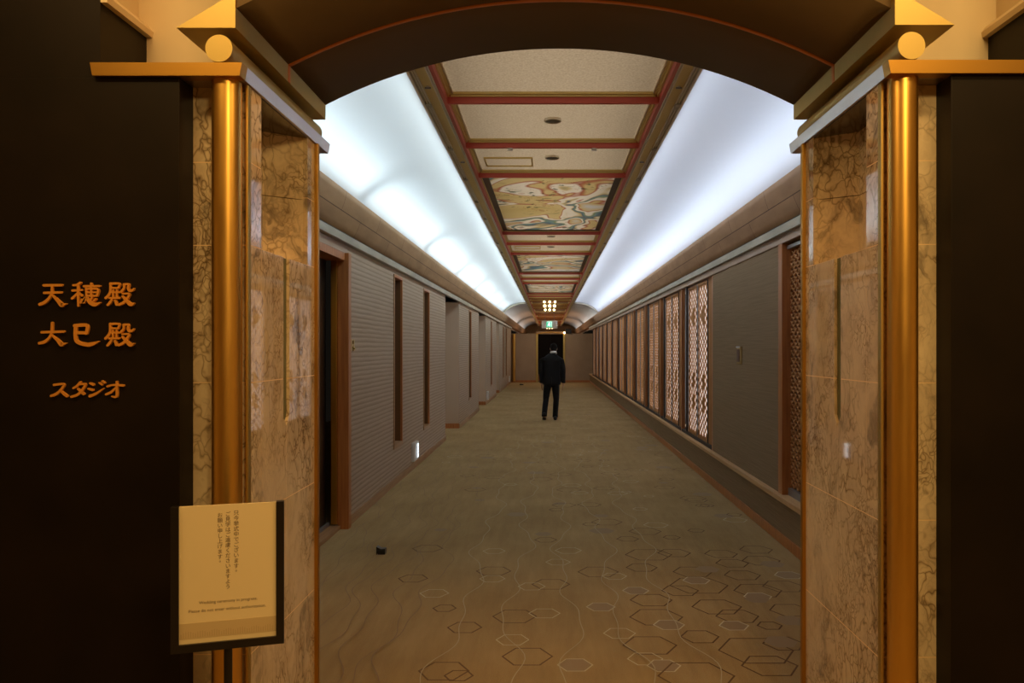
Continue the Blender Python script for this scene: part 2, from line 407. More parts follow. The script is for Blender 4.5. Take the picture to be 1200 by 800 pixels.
for k in range(13):    # wavy stream lines on the left and through the middle
    x = -1.78+k*.13+R2.random()*.04 if k < 8 else -.55+(k-8)*.33
    pts = []; y = 1.0; ph = R2.random()*6; a2 = R2.random()*6
    while y < 15:
        pts.append((x+.045*math.sin(y*5.1+ph)+.05*math.sin(y*2.2+a2)+(.02*math.sin(y*11+ph)), y)); y += .06
    ribbon(pts, .005, 'wavedark' if k < 8 else 'wavelight')
floor = struct(b.build('floor'))

# ---- left wall of the corridor with its recessed door, alcoves and slit windows
XL = X(-1, HW); XR = X(1, HW); WT = EYE+.95
def yl(px): return HW_L*F/(644-px)
HW_L = -XL; HW_R = XR
def yr(px): return HW_R*F/(px-644)
alc = [(yl(522), yl(538)), (yl(561), yl(569)), (yl(581.5), yl(585))]
slits = [(yl(461), yl(471)), (yl(496), yl(502.8)), (yl(549.3), yl(552)), (yl(575), yl(576.2)), (yl(589.2), yl(590)), (yl(592.8), yl(593.5))]
door = (6.05, 7.34)
SZ0, SZ1 = .44, EYE+.89
b = B()
y = YW
cuts = sorted([(a, c, 'slit') for a, c in slits]+[(a, c, 'open') for a, c in alc]+[(door[0], door[1], 'door')])
TH = .14
for a, c, k in cuts:
    b.box((XL-TH, y, 0), (XL, a, WT), 'stripes')
    if k == 'slit':
        b.box((XL-TH, a, 0), (XL, c, SZ0), 'stripes'); b.box((XL-TH, a, SZ1), (XL, c, WT), 'stripes')
    elif k == 'open':
        b.box((XL-1.2, a-TH, 0), (XL-TH, a, WT), 'alcove'); b.box((XL-1.2, c-.006, 0), (XL-.002, c, WT), 'alcove'); b.box((XL-1.2, c, 0), (XL-TH, c+TH, WT), 'alcove')
        b.box((XL-1.3, a-TH, 0), (XL-1.2, c+TH, WT), 'alcove'); b.box((XL-1.3, a-TH, WT), (XL, c+TH, WT+.05), 'alcove')
    else:
        b.box((XL-TH, a, EYE+.87), (XL, c, WT), 'header'); b.box((XL-.45, a-.2, 0), (XL-.32, c+.2, WT), 'dark')
    y = c
b.box((XL-TH, y, 0), (XL, YE, WT), 'stripes')
struct(b.build('wall_left'))
for a, c in alc: area('alcove_fill', (XL-.35, a+.25*(c-a), WT-.03), (math.radians(25), 0, 0), .3, .3, 4, (1, .85, .68))  # added fill that lifts the dark alcove interiors
b = B(); y = YW
for a, c, k in cuts:
    if k == 'slit': continue
    b.box((XL, y, 0), (XL+.012, a-(.06 if k == 'door' else 0), .09), 'woodh', .003)
    if k == 'open':
        b.box((XL-1.2, c-.018, 0), (XL, c-.006, .10), 'wood'); b.box((XL-1.2, a, 0), (XL-1.188, c-.012, .10), 'wood')
    y = c+(.0 if k != 'door' else .02)
b.box((XL, y, 0), (XL+.012, YE, .09), 'woodh', .003)
struct(b.build('baseboard_left'))

# recessed dark glazed door with its frame
dr = struct(thing('door_1', None, None, (XL-.18, (door[0]+door[1])/2, 0)))
bb = B(); xg = XL-.20
bb.box((xg, door[0]+.08, .05), (xg+.04, door[1]-.14, EYE+.80), 'black', .006); bb.build('door_leaf', dr)
bb = B()
bb.box((XL-.065, door[1]-.10, 0), (XL+.035, door[1]-.002, EYE+.87), 'wood', .004); bb.box((XL-.30, door[0]-.02, 0), (XL+.035, door[0]+.06, EYE+.87), 'wood', .004)
bb.box((XL-.30, door[0]+.06, EYE+.80), (XL+.0, door[1]-.10, EYE+.87), 'wood', .004)
bb.build('door_frame', dr)
bb = B(); bb.box((XL-.19, door[0]+.06, 0), (XL-.04, door[1]-.10, .035), 'woodh', .003); bb.build('threshold', dr)
bb = B(); bb.box((XL-.155, door[0]+.08, .035), (XL-.135, door[1]-.12, .07), 'steel', .003); bb.build('door_track', dr)
bb = B(); bb.box((XL-.12, door[1]-.13, .05), (XL-.066, door[1]-.06, EYE+.80), 'brass_ledge', .003); bb.build('brass_stop', dr)

# slit windows
for i, (a, c) in enumerate(slits):
    wn = struct(thing('window_%d' % (i+1), None, None, (XL-.05, (a+c)/2, SZ0)))
    bb = B(); t = .035
    bb.box((XL-TH, a, SZ0), (XL+.012, a+t, SZ1), 'woodh', .002); bb.box((XL-TH, c-t, SZ0), (XL-.012, c, SZ1), 'slotjamb', .002); bb.box((XL-.012, c-t, SZ0), (XL+.012, c, SZ1), 'wood', .002)
    bb.box((XL-TH, a+t, SZ0), (XL+.012, c-t, SZ0+.045), 'woodh', .002); bb.box((XL-TH, a+t, SZ1-t), (XL+.012, c-t, SZ1), 'wood', .002)
    bb.build('window_frame', wn)
    bb = B(); bb.box((XL-.12, a+t, SZ0+.045), (XL-.11, c-t, SZ1-t), 'slotglass'); bb.build('pane', wn)
    if i < 3:
        bb = B(); z = SZ0+.08
        while z < SZ1-.06:
            bb.box((XL-.105, a+t, z), (XL-.095, c-t, z+.008), 'latticeback'); z += .05
        n = 7
        for k in range(1, n):
            yy = a+t+(c-a-2*t)*k/n; bb.box((XL-.107, yy-.004, SZ0+.045), (XL-.093, yy+.004, SZ1-t), 'lattice')
        bb.build('lattice', wn)

# ---- right wall: low wall, sill, header, plain panel
SI = .40
b = B()
b.box((XR, YW, 0), (XR+.3, YE, SI-.02), 'fabric')
PY0, PY1 = yr(913), yr(835.3)
b.box((XR, PY0, SI+.02), (XR+.3, PY1, WT-.07), 'fabric')
b.box((XR+.25, YW, SI), (XR+.35, YE, WT+.1), 'dark')
b.box((XR, YW, SI+.02), (XR+.3, 5.0, WT-.07), 'fabric')
struct(b.build('wall_right'))
b = B(); b.box((XR-.012, YW, 0), (XR, YE, .09), 'wood', .003); struct(b.build('baseboard_right'))
b = B(); b.box((XR-.055, YW, SI-.02), (XR+.25, YE, SI+.02), 'sillwood', .004); struct(b.build('trim_1'))
b = B(); b.box((XR-.012, YW, WT-.07), (XR+.25, YE, WT), 'header', .003); struct(b.build('trim_2'))

# ---- strip lights/metal channel and overhanging cornice, both sides, then the vault
for s, nm in sides:
    xw = X(s, HW)
    b = B(); b.box((xw+s*.3, YW, WT), (xw-s*.045, YE-.0, WT+.07), 'silver', .004)
    b.box((xw+s*.3, YW, WT+.07), (xw-s*.03, YE, WT+.085), 'dark')
    struct(b.build('trim_%d' % (3 if s < 0 else 4)))
    b = B()
    z1 = WT+.085
    prof = [(xw+s*.12, z1), (xw-s*.035, z1), (xw-s*.062, z1+.05), (xw-s*.092, z1+.12), (xw-s*.118, z1+.19), (xw-s*.136, z1+.25), (xw-s*.143, EYE+1.335)]
    b.sheet(prof, YW, YZ, 'cornice', .025, flip=-s)
    b.box((xw+s*.02, YW, z1+.03), (xw+s*.1, YZ, z1+.06), 'dark')
    struct(b.build('trim_%d' % (5 if s < 0 else 6)))
    # vault: quarter ellipse from behind the cornice up over the ceiling edge
    b = B(); cx = X(s, .98); ax = 2.06-.98; cz = EYE+1.20; az = 1.90-1.20
    prof = [(cx+s*ax, EYE+.98)]+[(cx+s*ax*math.cos(math.radians(t)), cz+az*math.sin(math.radians(t))) for t in range(0, 91, 5)]+[(X(s, .82), cz+az)]
    b.sheet(prof, YW, 32.75, 'vault', .04, flip=-s)
    b.sheet(prof, 32.75, YZ, 'vault', .04, flip=-s)
    # rib where the lit part ends
    rib = [(cx+s*(ax)*math.cos(math.radians(t)), cz+(az)*math.sin(math.radians(t))) for t in range(0, 91, 5)]
    b.sheet(rib, 32.7, 32.95, 'creamtrim', .05, flip=s)
    b.sheet(rib, 47, 47.3, 'vault', .09, flip=s)
    b.box((xw-s*.055, YW, EYE+1.10), (xw+s*.16, YZ, EYE+1.12), 'vault')
    struct(b.build('ceiling' if s < 0 else 'ceiling_right_vault'))
# warm lamps recessed in the dark far end of the passage
area('far_bay_light', (XC, 43, CZ-.02), (0, 0, 0), .8, 6, 60, (1, .84, .66))
area('far_bay_light', (XC, 53, CZ-.02), (0, 0, 0), .8, 6, 60, (1, .84, .66))
area('end_downlight', (XC, 36.2, CZ-.02), (math.radians(20), 0, 0), .8, 1.2, 34, (1, .80, .58))
for s in (-1, 1):
    area('far_cove_strip', (X(s, 1.84), 40, 2.95), (math.pi, s*math.radians(28), 0), .05, 13, 10, (1, .95, .88)); area('far_cove_strip', (X(s, 1.84), 54, 2.95), (math.pi, s*math.radians(28), 0), .05, 13, 8, (1, .95, .88))
# upper end wall
b = B(); b.box((-2.6, YZ, 0), (2.6, YZ+.2, 4), 'panel_far'); struct(b.build('wall_back'))

# ---- coffered ceiling between the vaults
def xc(s, h): return XC+s*h
bays = [1.6, 5.59, 6.83, 8.01, 12.03, 13.25, 14.64, 18.5, 19.95, 21.3, 25.4, 26.6, 27.9, 29.4, 31.9, 33.4, 35.0, 38.5, 40, 41.5, 45, 46.5, 48, 51.5, 53, 54.5, 58, 60, 61.9]
paint_bays = [(8.01, 12.03), (14.64, 18.5), (21.3, 25.4)]
b = B()
def sheetq(bb, x0, x1, ya, yb2, z, m):
    f = bb.bm.faces.new([bb.bm.verts.new(p) for p in ((x0, yb2, z), (x1, yb2, z), (x1, ya, z), (x0, ya, z))]); f.material_index = bb.mi(m)
pb = YW
hatches = ((7.62, 'rectangular ceiling hatch left of the vent before the first painting'), (14.1, 'rectangular ceiling hatch just before the second ceiling painting'))
for a, c in paint_bays+[(28.0, 28.0)]:
    xa, xb = xc(-1, .75), xc(1, .75); h = [q for q, _ in hatches if pb < q < a]
    if h:
        ha, hb = h[0]-.16, h[0]+.16
        sheetq(b, xa, xb, pb, ha, CZ+.076, 'panel'); sheetq(b, xa, -.61, ha, hb, CZ+.076, 'panel'); sheetq(b, -.17, xb, ha, hb, CZ+.076, 'panel'); sheetq(b, xa, xb, hb, a, CZ+.076, 'panel')
    else: sheetq(b, xa, xb, pb, a, CZ+.076, 'panel')
    pb = c
b.box((xc(-1, .745), 28.0, CZ+.075), (xc(1, .745), YZ, CZ+.10), 'panel_far')
struct(b.build('ceiling_panel'))
b = B()       # red lattice of beams with stepped olive mouldings
for s, nm in sides:
    b.box((xc(s, .742), YW, CZ), (xc(s, .768), YZ, CZ+.10), 'red', .003)
    b.box((xc(s, .742), YW, CZ+.045), (xc(s, .728), YZ, CZ+.10), 'olive'); b.box((xc(s, .728), YW, CZ+.06), (xc(s, .712), YZ, CZ+.10), 'olive')
    b.box((xc(s, .708), YW, CZ+.066), (xc(s, .700), YZ, CZ+.10), 'creamtrim')
for yb in bays:
    if yb < YW: continue
    b.box((xc(-1, .742), yb-.014, CZ), (xc(1, .742), yb+.014, CZ+.09), 'red' if yb < 27 else 'wood', .003)
    for t in (-1, 1):
        b.box((xc(-1, .72), yb+t*.014, CZ+.045), (xc(1, .72), yb+t*.024, CZ+.09), 'olive'); b.box((xc(-1, .70), yb+t*.024, CZ+.06), (xc(1, .70), yb+t*.036, CZ+.09), 'olive')
struct(b.build('ceiling_beam'))
for s, nm in sides:
    b = B()
    b.box((xc(s, .768), YW, CZ-.004), (xc(s, .776), YZ, CZ+.08), 'creamtrim', .002); b.box((xc(s, .776), YW, CZ+.01), (xc(s, .782), YZ, CZ+.08), 'dark')
    b.box((xc(s, .782), YW, CZ-.004), (xc(s, .792), YZ, CZ+.08), 'creamtrim', .002)
    b.box((xc(s, .792), YW, CZ+.012), (xc(s, .862), YZ, CZ+.08), 'olive')
    b.box((xc(s, .862), YW, CZ+.0), (xc(s, .870), YZ, CZ+.08), 'creamtrim')
    b.box((xc(s, .870), YW, CZ+.03), (xc(s, .882), YZ, CZ+.08), 'dark')
    b.box((xc(s, .882), YW, CZ+.004), (xc(s, .890), YZ, CZ+.08), 'creamtrim')
    b.box((xc(s, .890), YW, CZ+.03), (xc(s, .902), YZ, CZ+.08), 'dark')
    b.box((xc(s, .902), YW, CZ+.0), (xc(s, .922), YZ, CZ+.08), 'creamtrim', .003)
    y = 4.35
    while y < 40: b.box((xc(s, .862), y, CZ-.003), (xc(s, .903), y+.07, CZ+.02), 'silver', .002); y += 1.24
    struct(b.build('ceiling_edge_%s' % nm))
# paintings set into the coffers
tints = [(.62, .52, .30), (.50, .50, .52), (.70, .62, .50)]
plab = ['long ceiling painting nearest the archway, red and teal swirls on ochre', 'second ceiling painting from the archway, blue and white swirls between red beams',
        'third ceiling painting from the archway, nearest the small round lamps']
for i, (a, c) in enumerate(paint_bays):
    M['paint%d' % i] = mat('swirl_painting', rough=.5, build=painting_nodes(i+1, tints[i]))
    t = thing('ceiling_painting', plab[i], 'painting', (XC, (a+c)/2, CZ+.05))
    bb = B(); sheetq(bb, xc(-1, .66), xc(1, .66), a+.09, c-.09, CZ+.066, 'paint%d' % i); bb.build('canvas', t)
    bb = B()
    for s in (-1, 1): bb.box((xc(s, .75), a+.0, CZ+.058), (xc(s, .66), c-.0, CZ+.075), 'black', .002)
    bb.box((xc(-1, .66), a+.0, CZ+.058), (xc(1, .66), a+.09, CZ+.075), 'black'); bb.box((xc(-1, .66), c-.09, CZ+.058), (xc(1, .66), c, CZ+.075), 'black')
    bb.build('frame', t)
# round vents, hatches, sensors
ring_names = ['round ceiling vent in the second plain bay from the archway', 'round ceiling vent in the bay just before the first painting',
  'round ceiling vent just beyond the first ceiling painting', 'round ceiling vent just before the second ceiling painting']
for i, yv in enumerate((6.22, 7.43, 12.65, 13.95)):
    t = thing('ceiling_vent', ring_names[i], 'vent', (XC, yv, CZ+.074), 'round vents in the ceiling bays')
    bb = B(); bb.tube((XC, yv, CZ+.062), (XC, yv, CZ+.0745), .058, 'grille', seg=32); bb.build('grille', t)
    bb = B()
    for k in range(32):
        a0 = 2*math.pi*k/32; a1 = 2*math.pi*(k+1)/32
        bb.prism([(XC+.068*math.cos(a0), yv+.068*math.sin(a0)), (XC+.068*math.cos(a1), yv+.068*math.sin(a1)), (XC+.058*math.cos(a1), yv+.058*math.sin(a1)), (XC+.058*math.cos(a0), yv+.058*math.sin(a0))], CZ+.056, CZ+.0745, 'creamtrim', 'z')
    bb.build('rim', t)
for i, (yv, lab) in enumerate(hatches):
    t = thing('ceiling_hatch', lab, 'hatch', (-.38, yv, CZ+.07))
    x0, x1, ya, yb2 = -.62, -.16, yv-.17, yv+.17
    bb = B(); sheetq(bb, x0+.012, x1-.012, ya+.012, yb2-.012, CZ+.072, 'panel'); bb.build('hatch_panel', t)
    bb = B(); 
    for q in (((x0, ya), (x1, ya+.014)), ((x0, yb2-.014), (x1, yb2)), ((x0, ya+.014), (x0+.014, yb2-.014)), ((x1-.014, ya+.014), (x1, yb2-.014))):
        bb.box((*q[0], CZ+.060), (*q[1], CZ+.075), 'olive')
    bb.build('frame', t)
for i, (x, lab) in enumerate(((-.34, 'tiny white sensor on the left of the red crossbeam'), (.385, 'tiny white sensor on the right of the red crossbeam'))):
    bb = B(); bb.box((x-.022, 6.81, CZ-.02), (x+.022, 6.85, CZ), 'white', .005)
    tag(bb.build('ceiling_sensor', loc=(x, 6.83, CZ)), lab, 'sensor', 'sensors on the red crossbeam')
# little spring hooks on the gold bands
proto = None; k = 0
for s, nm in sides:
    for yv in (5.25, 7.35):
        bb = B(); x = xc(s, .83); bb.tube((x, yv, CZ+.012), (x, yv, CZ+.004), .012, 'white', seg=16); bb.tube((x-.02, yv, CZ+.001), (x+.02, yv, CZ+.001), .006, 'steel', seg=12)
        tag(bb.build('sprinkler_head', loc=(x, yv, CZ+.012)), 'small sprinkler head on the %s gold ceiling band, %s the archway' % (nm, 'nearest' if yv < 6 else 'farther from'), 'sprinkler', 'sprinkler heads on the gold ceiling bands')

# ---- portal: arch, beams, ledges, piers
AR = 2.411; AH = 1.404; AY1 = YW
YFs = {-1: 2.654, 1: 2.63}
b = B()
arc = []
for k in range(0, 33):
    x = -1.10+2.2*k/32; arc.append((X0+x, EYE+AH-AR+math.sqrt(AR*AR-x*x)))
ztop = EYE+1.95
ring = arc+[(X(1, 1.10), ztop), (X(-1, 1.10), ztop)]
y0, y1 = 2.66, YW
A = [b.bm.verts.new((p[0], y0, p[1])) for p in arc]; Bq = [b.bm.verts.new((p[0], y1, p[1])) for p in arc]
At = [b.bm.verts.new((p[0], y0, ztop)) for p in arc]; Bt = [b.bm.verts.new((p[0], y1, ztop)) for p in arc]
i = b.mi('soffit')
for k in range(32):
    f = b.bm.faces.new((A[k], A[k+1], Bq[k+1], Bq[k])); f.smooth = True; f.material_index = i
    for q in ((A[k+1], A[k], At[k], At[k+1]), (Bq[k], Bq[k+1], Bt[k+1], Bt[k]), (At[k+1], At[k], Bt[k], Bt[k+1])):
        f = b.bm.faces.new(q); f.material_index = i
for q in ((A[0], Bq[0], Bt[0], At[0]), (Bq[32], A[32], At[32], Bt[32])): f = b.bm.faces.new(q); f.material_index = i
bmesh.ops.recalc_face_normals(b.bm, faces=b.bm.faces)
arch = struct(b.build('wall_arch'))
bb = B(); bb.sheet([(p[0], p[1]-.004) for p in arc], 3.188, 3.210, 'inlay', .006, flip=1)
bb.build('inlay_strip', arch)
# wall over and beside the portal (behind the cream niche), filling to the corridor shell
b = B()
for s, nm in sides:
    b.box((X(s, 1.261), 3.05, EYE+.957), (X(s, 2.6), YW, ztop+.6), 'cream')
    b.box((X(s, 1.10), 3.05, EYE+1.153), (X(s, 1.261), YW, ztop+.6), 'cream')
    b.box((X(s, 1.302), 3.05, 0), (X(s, 2.6), YW, EYE+.957), 'darkwall')
b.box((X(-1, 1.10), 2.9, ztop), (X(1, 1.10), YW, ztop+.6), 'cream')
struct(b.build('wall_front'))
for s, nm in sides:
    yf = YFs[s]; t1 = EYE+.956; t0 = EYE+.912
    # beam: trapezoid end, flat underside
    g = thing('brass_beam', 'satin gold beam with pointed end above the %s column' % nm, 'beam', (X(s, 1.19), yf, EYE+1.075), None)
    yfe = yf-.002
    bb = B(); bb.prism([(X(s, 1.097), EYE+1.071), (X(s, 1.295), EYE+1.071), (X(s, 1.097), EYE+1.190)], yfe, 2.975, 'brass_beam')
    bb.prism([(X(s, 1.097), EYE+1.071), (X(s, 1.26), EYE+1.071), (X(s, 1.26), EYE+1.152), (X(s, 1.097), EYE+1.152)], 2.975, YW, 'brass_beam')
    bb.build('beam_body', g)
    bb = B(); bb.box((X(s, 1.0945), 3.188, EYE+1.071), (X(s, 1.0975), 3.210, EYE+1.136), 'inlay'); bb.build('inlay_end', g)
    # round rod under the beam
    bb = B(); bb.tube((X(s, 1.153), yf, EYE+1.003), (X(s, 1.153), YW-.02, EYE+1.003), .0455, 'brass_beam', seg=40)
    tag(bb.build('brass_rod', loc=(X(s, 1.153), yf, EYE+1.003)), 'thick round gold rod lying on the ledge of the %s pier' % nm, 'rod')
    # ledge: from beyond the dark wall round the pier
    lg = B()
    xo = 1.585 if s < 0 else 1.75
    i1 = 1.076
    lg.prism([(X(s, xo), t1), (X(s, i1), t1), (X(s, i1+.008), t0), (X(s, xo-.008), t0)], yf, yf+.05, 'brass_ledge')
    lg.prism([(X(s, i1), t1), (X(s, 1.30), t1), (X(s, 1.30), t0), (X(s, i1+.008), t0)], yf+.05, YW+.0, 'ledgeside')
    lg.prism([(X(s, 1.30), t1), (X(s, xo), t1), (X(s, xo-.008), t0), (X(s, 1.30), t0)], yf+.05, 2.72, 'brass_ledge')
    tag(lg.build('brass_ledge', loc=(X(s, 1.3), yf, t0)), 'flat gold ledge capping the %s marble pier and crossing the dark wall' % nm, 'ledge')
    # round column in front of pier
    col = thing('brass_column', 'tall round gold column in front of the %s marble pier' % nm, 'column', (X(s, 1.154), yf+.07, 0), None)
    bb = B(); bb.tube((X(s, 1.154), yf+.07, .02), (X(s, 1.154), yf+.07, t0), .0495, 'brass', seg=64, rings=1); bb.build('shaft', col)
    bb = B(); bb.tube((X(s, 1.154), yf+.07, 0), (X(s, 1.154), yf+.07, .02), .054, 'brass_ledge', seg=48); bb.build('base_ring', col)
    # marble pier
    yp = 2.775 if s < 0 else 2.75
    pier = thing('marble_pier', 'polished veined marble pier on the %s side of the archway' % nm, 'pier', (X(s, 1.2), 3.1, 0))
    mh = 1.093
    rows = [0, .105, .58, 1.055, 1.53, 2.01]
    YN0, YN1, YR = yp+.105, 3.43, 3.53; ymid = (YN0+YN1)/2-.0
    bb = B()
    g_ = .0019
    zt = t0
    # near pier strip and rear strip, full height in tile rows
    zs = rows+[2.30, t0]
    for z0, z1 in zip(zs, zs[1:]):
        bb.box((X(s, mh), yp, z0+g_), (X(s, 1.295), YN0-.0, z1-g_), 'marble')
        bb.box((X(s, mh), YN1, z0+g_), (X(s, 1.295), YR, z1-g_), 'marble')
    for z0, z1, sw in ((0, .105, .001), (.105, .58, .001), (.58, 1.055, .001), (1.055, 1.34, .001), (1.34, 1.53, .035), (1.53, 2.01, .035)):
        ga = 0 if z0 == 1.34 else g_; gb = 0 if z1 == 1.34 else g_
        bb.box((X(s, mh), YN0+g_, z0+ga), (X(s, mh+.03), ymid-sw, z1-gb), 'marble')
        bb.box((X(s, mh), ymid+sw, z0+ga), (X(s, mh+.03), YN1-g_, z1-gb), 'marble')
    # niche walls above
    np_ = [(mh+.03, YN0), (1.25, YN0+.105), (1.25, YN1-.105), (mh+.02, YN1-.0)]
    for z0, z1 in ((2.011, 2.29), (2.293, t0)):
        for (h0, ya), (h1, yb2) in zip(np_, np_[1:]):
            d = Vector((h1-h0, yb2-ya)).normalized(); n = Vector((d.y, -d.x))*.02
            bb.prism([(X(s, h0), ya), (X(s, h1), yb2), (X(s, h1+abs(n.x)), yb2+(n.y if h1 != h0 else 0)), (X(s, h0+abs(n.x)), ya+(n.y if h1 != h0 else 0))], z0, z1, 'marble', 'z')
    bb.build('marble_cladding', pier)
    bb = B()     # light grout behind the tile joints
    bb.box((X(s, mh+.0003), yp+.0003, 0), (X(s, 1.2945), YN0-.003, t0-.001), 'grout'); bb.box((X(s, mh+.0003), YN1+.003, 0), (X(s, 1.2945), YR-.001, t0-.001), 'grout')
    bb.box((X(s, mh+.0004), YN0, 0), (X(s, mh+.029), ymid-.036, 2.009), 'grout'); bb.box((X(s, mh+.0004), ymid+.036, 0), (X(s, mh+.029), YN1, 2.009), 'grout')
    bb.box((X(s, mh+.0004), ymid-.036, 0), (X(s, mh+.029), ymid+.036, 1.34), 'grout')
    bb.build('joint_grout', pier)
    bb = B(); bb.box((X(s, mh+.012), ymid-.036, 1.34), (X(s, mh+.02), ymid+.036, 2.009), 'glassgreen')
    bb.build('glass_slot', pier)
    bb = B(); bb.box((X(s, mh+.03), YN0, 1.95), (X(s, 1.29), YN1, 2.01), 'marble'); bb.build('niche_floor', pier)
    bb = B()      # marble wedges giving the slot its pointed lower end
    for t in (-1, 1):
        bb.prism([(ymid+t*.035, 1.34), (ymid, 1.34), (ymid+t*.035, 1.385)], X(s, mh), X(s, mh+.012), 'marble', 'x')
    bb.build('pointed_tile', pier)
    bb = B(); bb.box((X(s, 1.078), YR+.001, 0), (X(s, 1.100), YR+.03, t0), 'brass_ledge', .003); bb.build('corner_post', pier)
    bb = B(); bb.box((X(s, 1.090), yp-.028, 0), (X(s, 1.0995), yp, t0), 'brass_beam', .002); bb.build('edge_bar', pier)
    bb = B(); bb.box((X(s, 1.14), YR+.03, 0), (X(s, 1.30), YW, t0), 'darkwall'); bb.build('rear_lining', pier)
    bb = B(); bb.box((X(s, 1.096), yp+.01, t0-.004), (X(s, 1.30), YR, t0-.0005), 'polished'); 
    bb.build('niche_ceiling', pier)
    # dark lacquered wall beside the pier
    yw = 2.672 if s < 0 else 2.648
    xin = 1.290
    xn = 1.56 if s < 0 else 1.60
    b = B()
    b.box((X(s, xin+.003), yw, 0), (X(s, 4.6), 3.05, t0), 'darkwall', .002)
    b.box((X(s, xn), yw, t0), (X(s, 4.6), yw+.03, 4.0), 'darkwall')
    b.box((X(s, xn), yw+.03, t0), (X(s, 4.6), 3.06, EYE+1.168), 'darkwall')
    b.box((X(s, xn+.03), yw+.03, EYE+1.168), (X(s, 4.6), 3.06, 4.0), 'cream')
    struct(b.build('wall_dark_%s' % nm))
    b = B()
    b.prism([(X(s, xn-.022), EYE+1.165), (X(s, xn-.026), EYE+1.185), (X(s, xn-.012), EYE+1.205), (X(s, xn+.02), EYE+1.215), (X(s, xn+.02), EYE+1.165)], yw+.002, 2.98, 'cream')
    struct(b.build('trim_%d' % (7 if s < 0 else 8)))
    b = B(); b.box((X(s, 1.262), 2.98, t1), (X(s, xn+.03), 3.05, EYE+1.153), 'cream'); b.box((X(s, 1.10), 2.98, EYE+1.153), (X(s, xn+.03), 3.05, 4.0), 'cream'); struct(b.build('wall_niche_%s' % nm))

# ---- foyer shell around the camera
b = B()
b.box((-4.6, -5.2, 0), (4.6, -5.0, 4.0), 'cream'); struct(b.build('wall_foyer_back'))
b = B(); b.box((-4.6, -5, 0), (-4.4, 2.7, 4.0), 'cream'); struct(b.build('wall_foyer_left'))
b = B(); b.box((4.4, -5, 0), (4.6, 2.7, 4.0), 'cream'); struct(b.build('wall_foyer_right'))
b = B(); b.box((-4.6, -5.2, 3.8), (4.6, 3.1, 4.0), 'cream'); struct(b.build('ceiling_foyer'))

# ================================================================== corridor things
# ---- hexagonal lattice leaf (shared mesh), in the plane x = const, spans y and z
def lattice_mesh(wid, hgt, diamonds, pitch=.098, hole=.0385, th=.007):
    """plate with staggered hexagonal holes (every other column shifted half a step); holes left out inside the diamonds"""
    bm = bmesh.new()
    cols = round(wid/(pitch*.866)); cw = wid/cols; rows_ = round(hgt/pitch); rz = hgt/rows_
    for c in range(cols):
        off = .5 if c % 2 else 0
        for r in range(rows_+(1 if off else 0)):
            cy = (c+.5)*cw; cz = (r+.5-off)*rz
            ya, yb2 = c*cw, (c+1)*cw; za, zb = max(0, cz-rz/2), min(hgt, cz+rz/2)
            edge = zb-za < rz*.9
            solid = edge or any(abs(cy-dy)/dw+abs(cz-dz)/dh < 1 for dy, dz, dw, dh in diamonds)
            outer = [(ya, za), (yb2, za), (yb2, (za+zb)/2), (yb2, zb), (ya, zb), (ya, (za+zb)/2)]
            if solid:
                bm.faces.new([bm.verts.new((0, *p)) for p in outer]); continue
            h = hole
            inn = [(cy-h*.5, cz-h*.866), (cy+h*.5, cz-h*.866), (cy+h*.9, cz), (cy+h*.5, cz+h*.866), (cy-h*.5, cz+h*.866), (cy-h*.9, cz)]
            O = [bm.verts.new((0, *p)) for p in outer]; I = [bm.verts.new((0, *p)) for p in inn]; J = [bm.verts.new((th, *p)) for p in inn]
            for k in range(6):
                bm.faces.new((O[k], O[(k+1) % 6], I[(k+1) % 6], I[k])); bm.faces.new((I[k], I[(k+1) % 6], J[(k+1) % 6], J[k]))
    me = bpy.data.meshes.new('lattice'); bm.to_mesh(me); bm.free(); me.materials.append(M['lattice']); return me
WZ0, WZ1 = SI+.06, WT-.09
LW = .66; LH = WZ1-WZ0-.06
lat = lattice_mesh(LW, LH, [(LW*.5, LH*.21, .13, .16), (LW*.5, LH*.37, .13, .16), (LW*.5, LH*.80, .13, .16)])
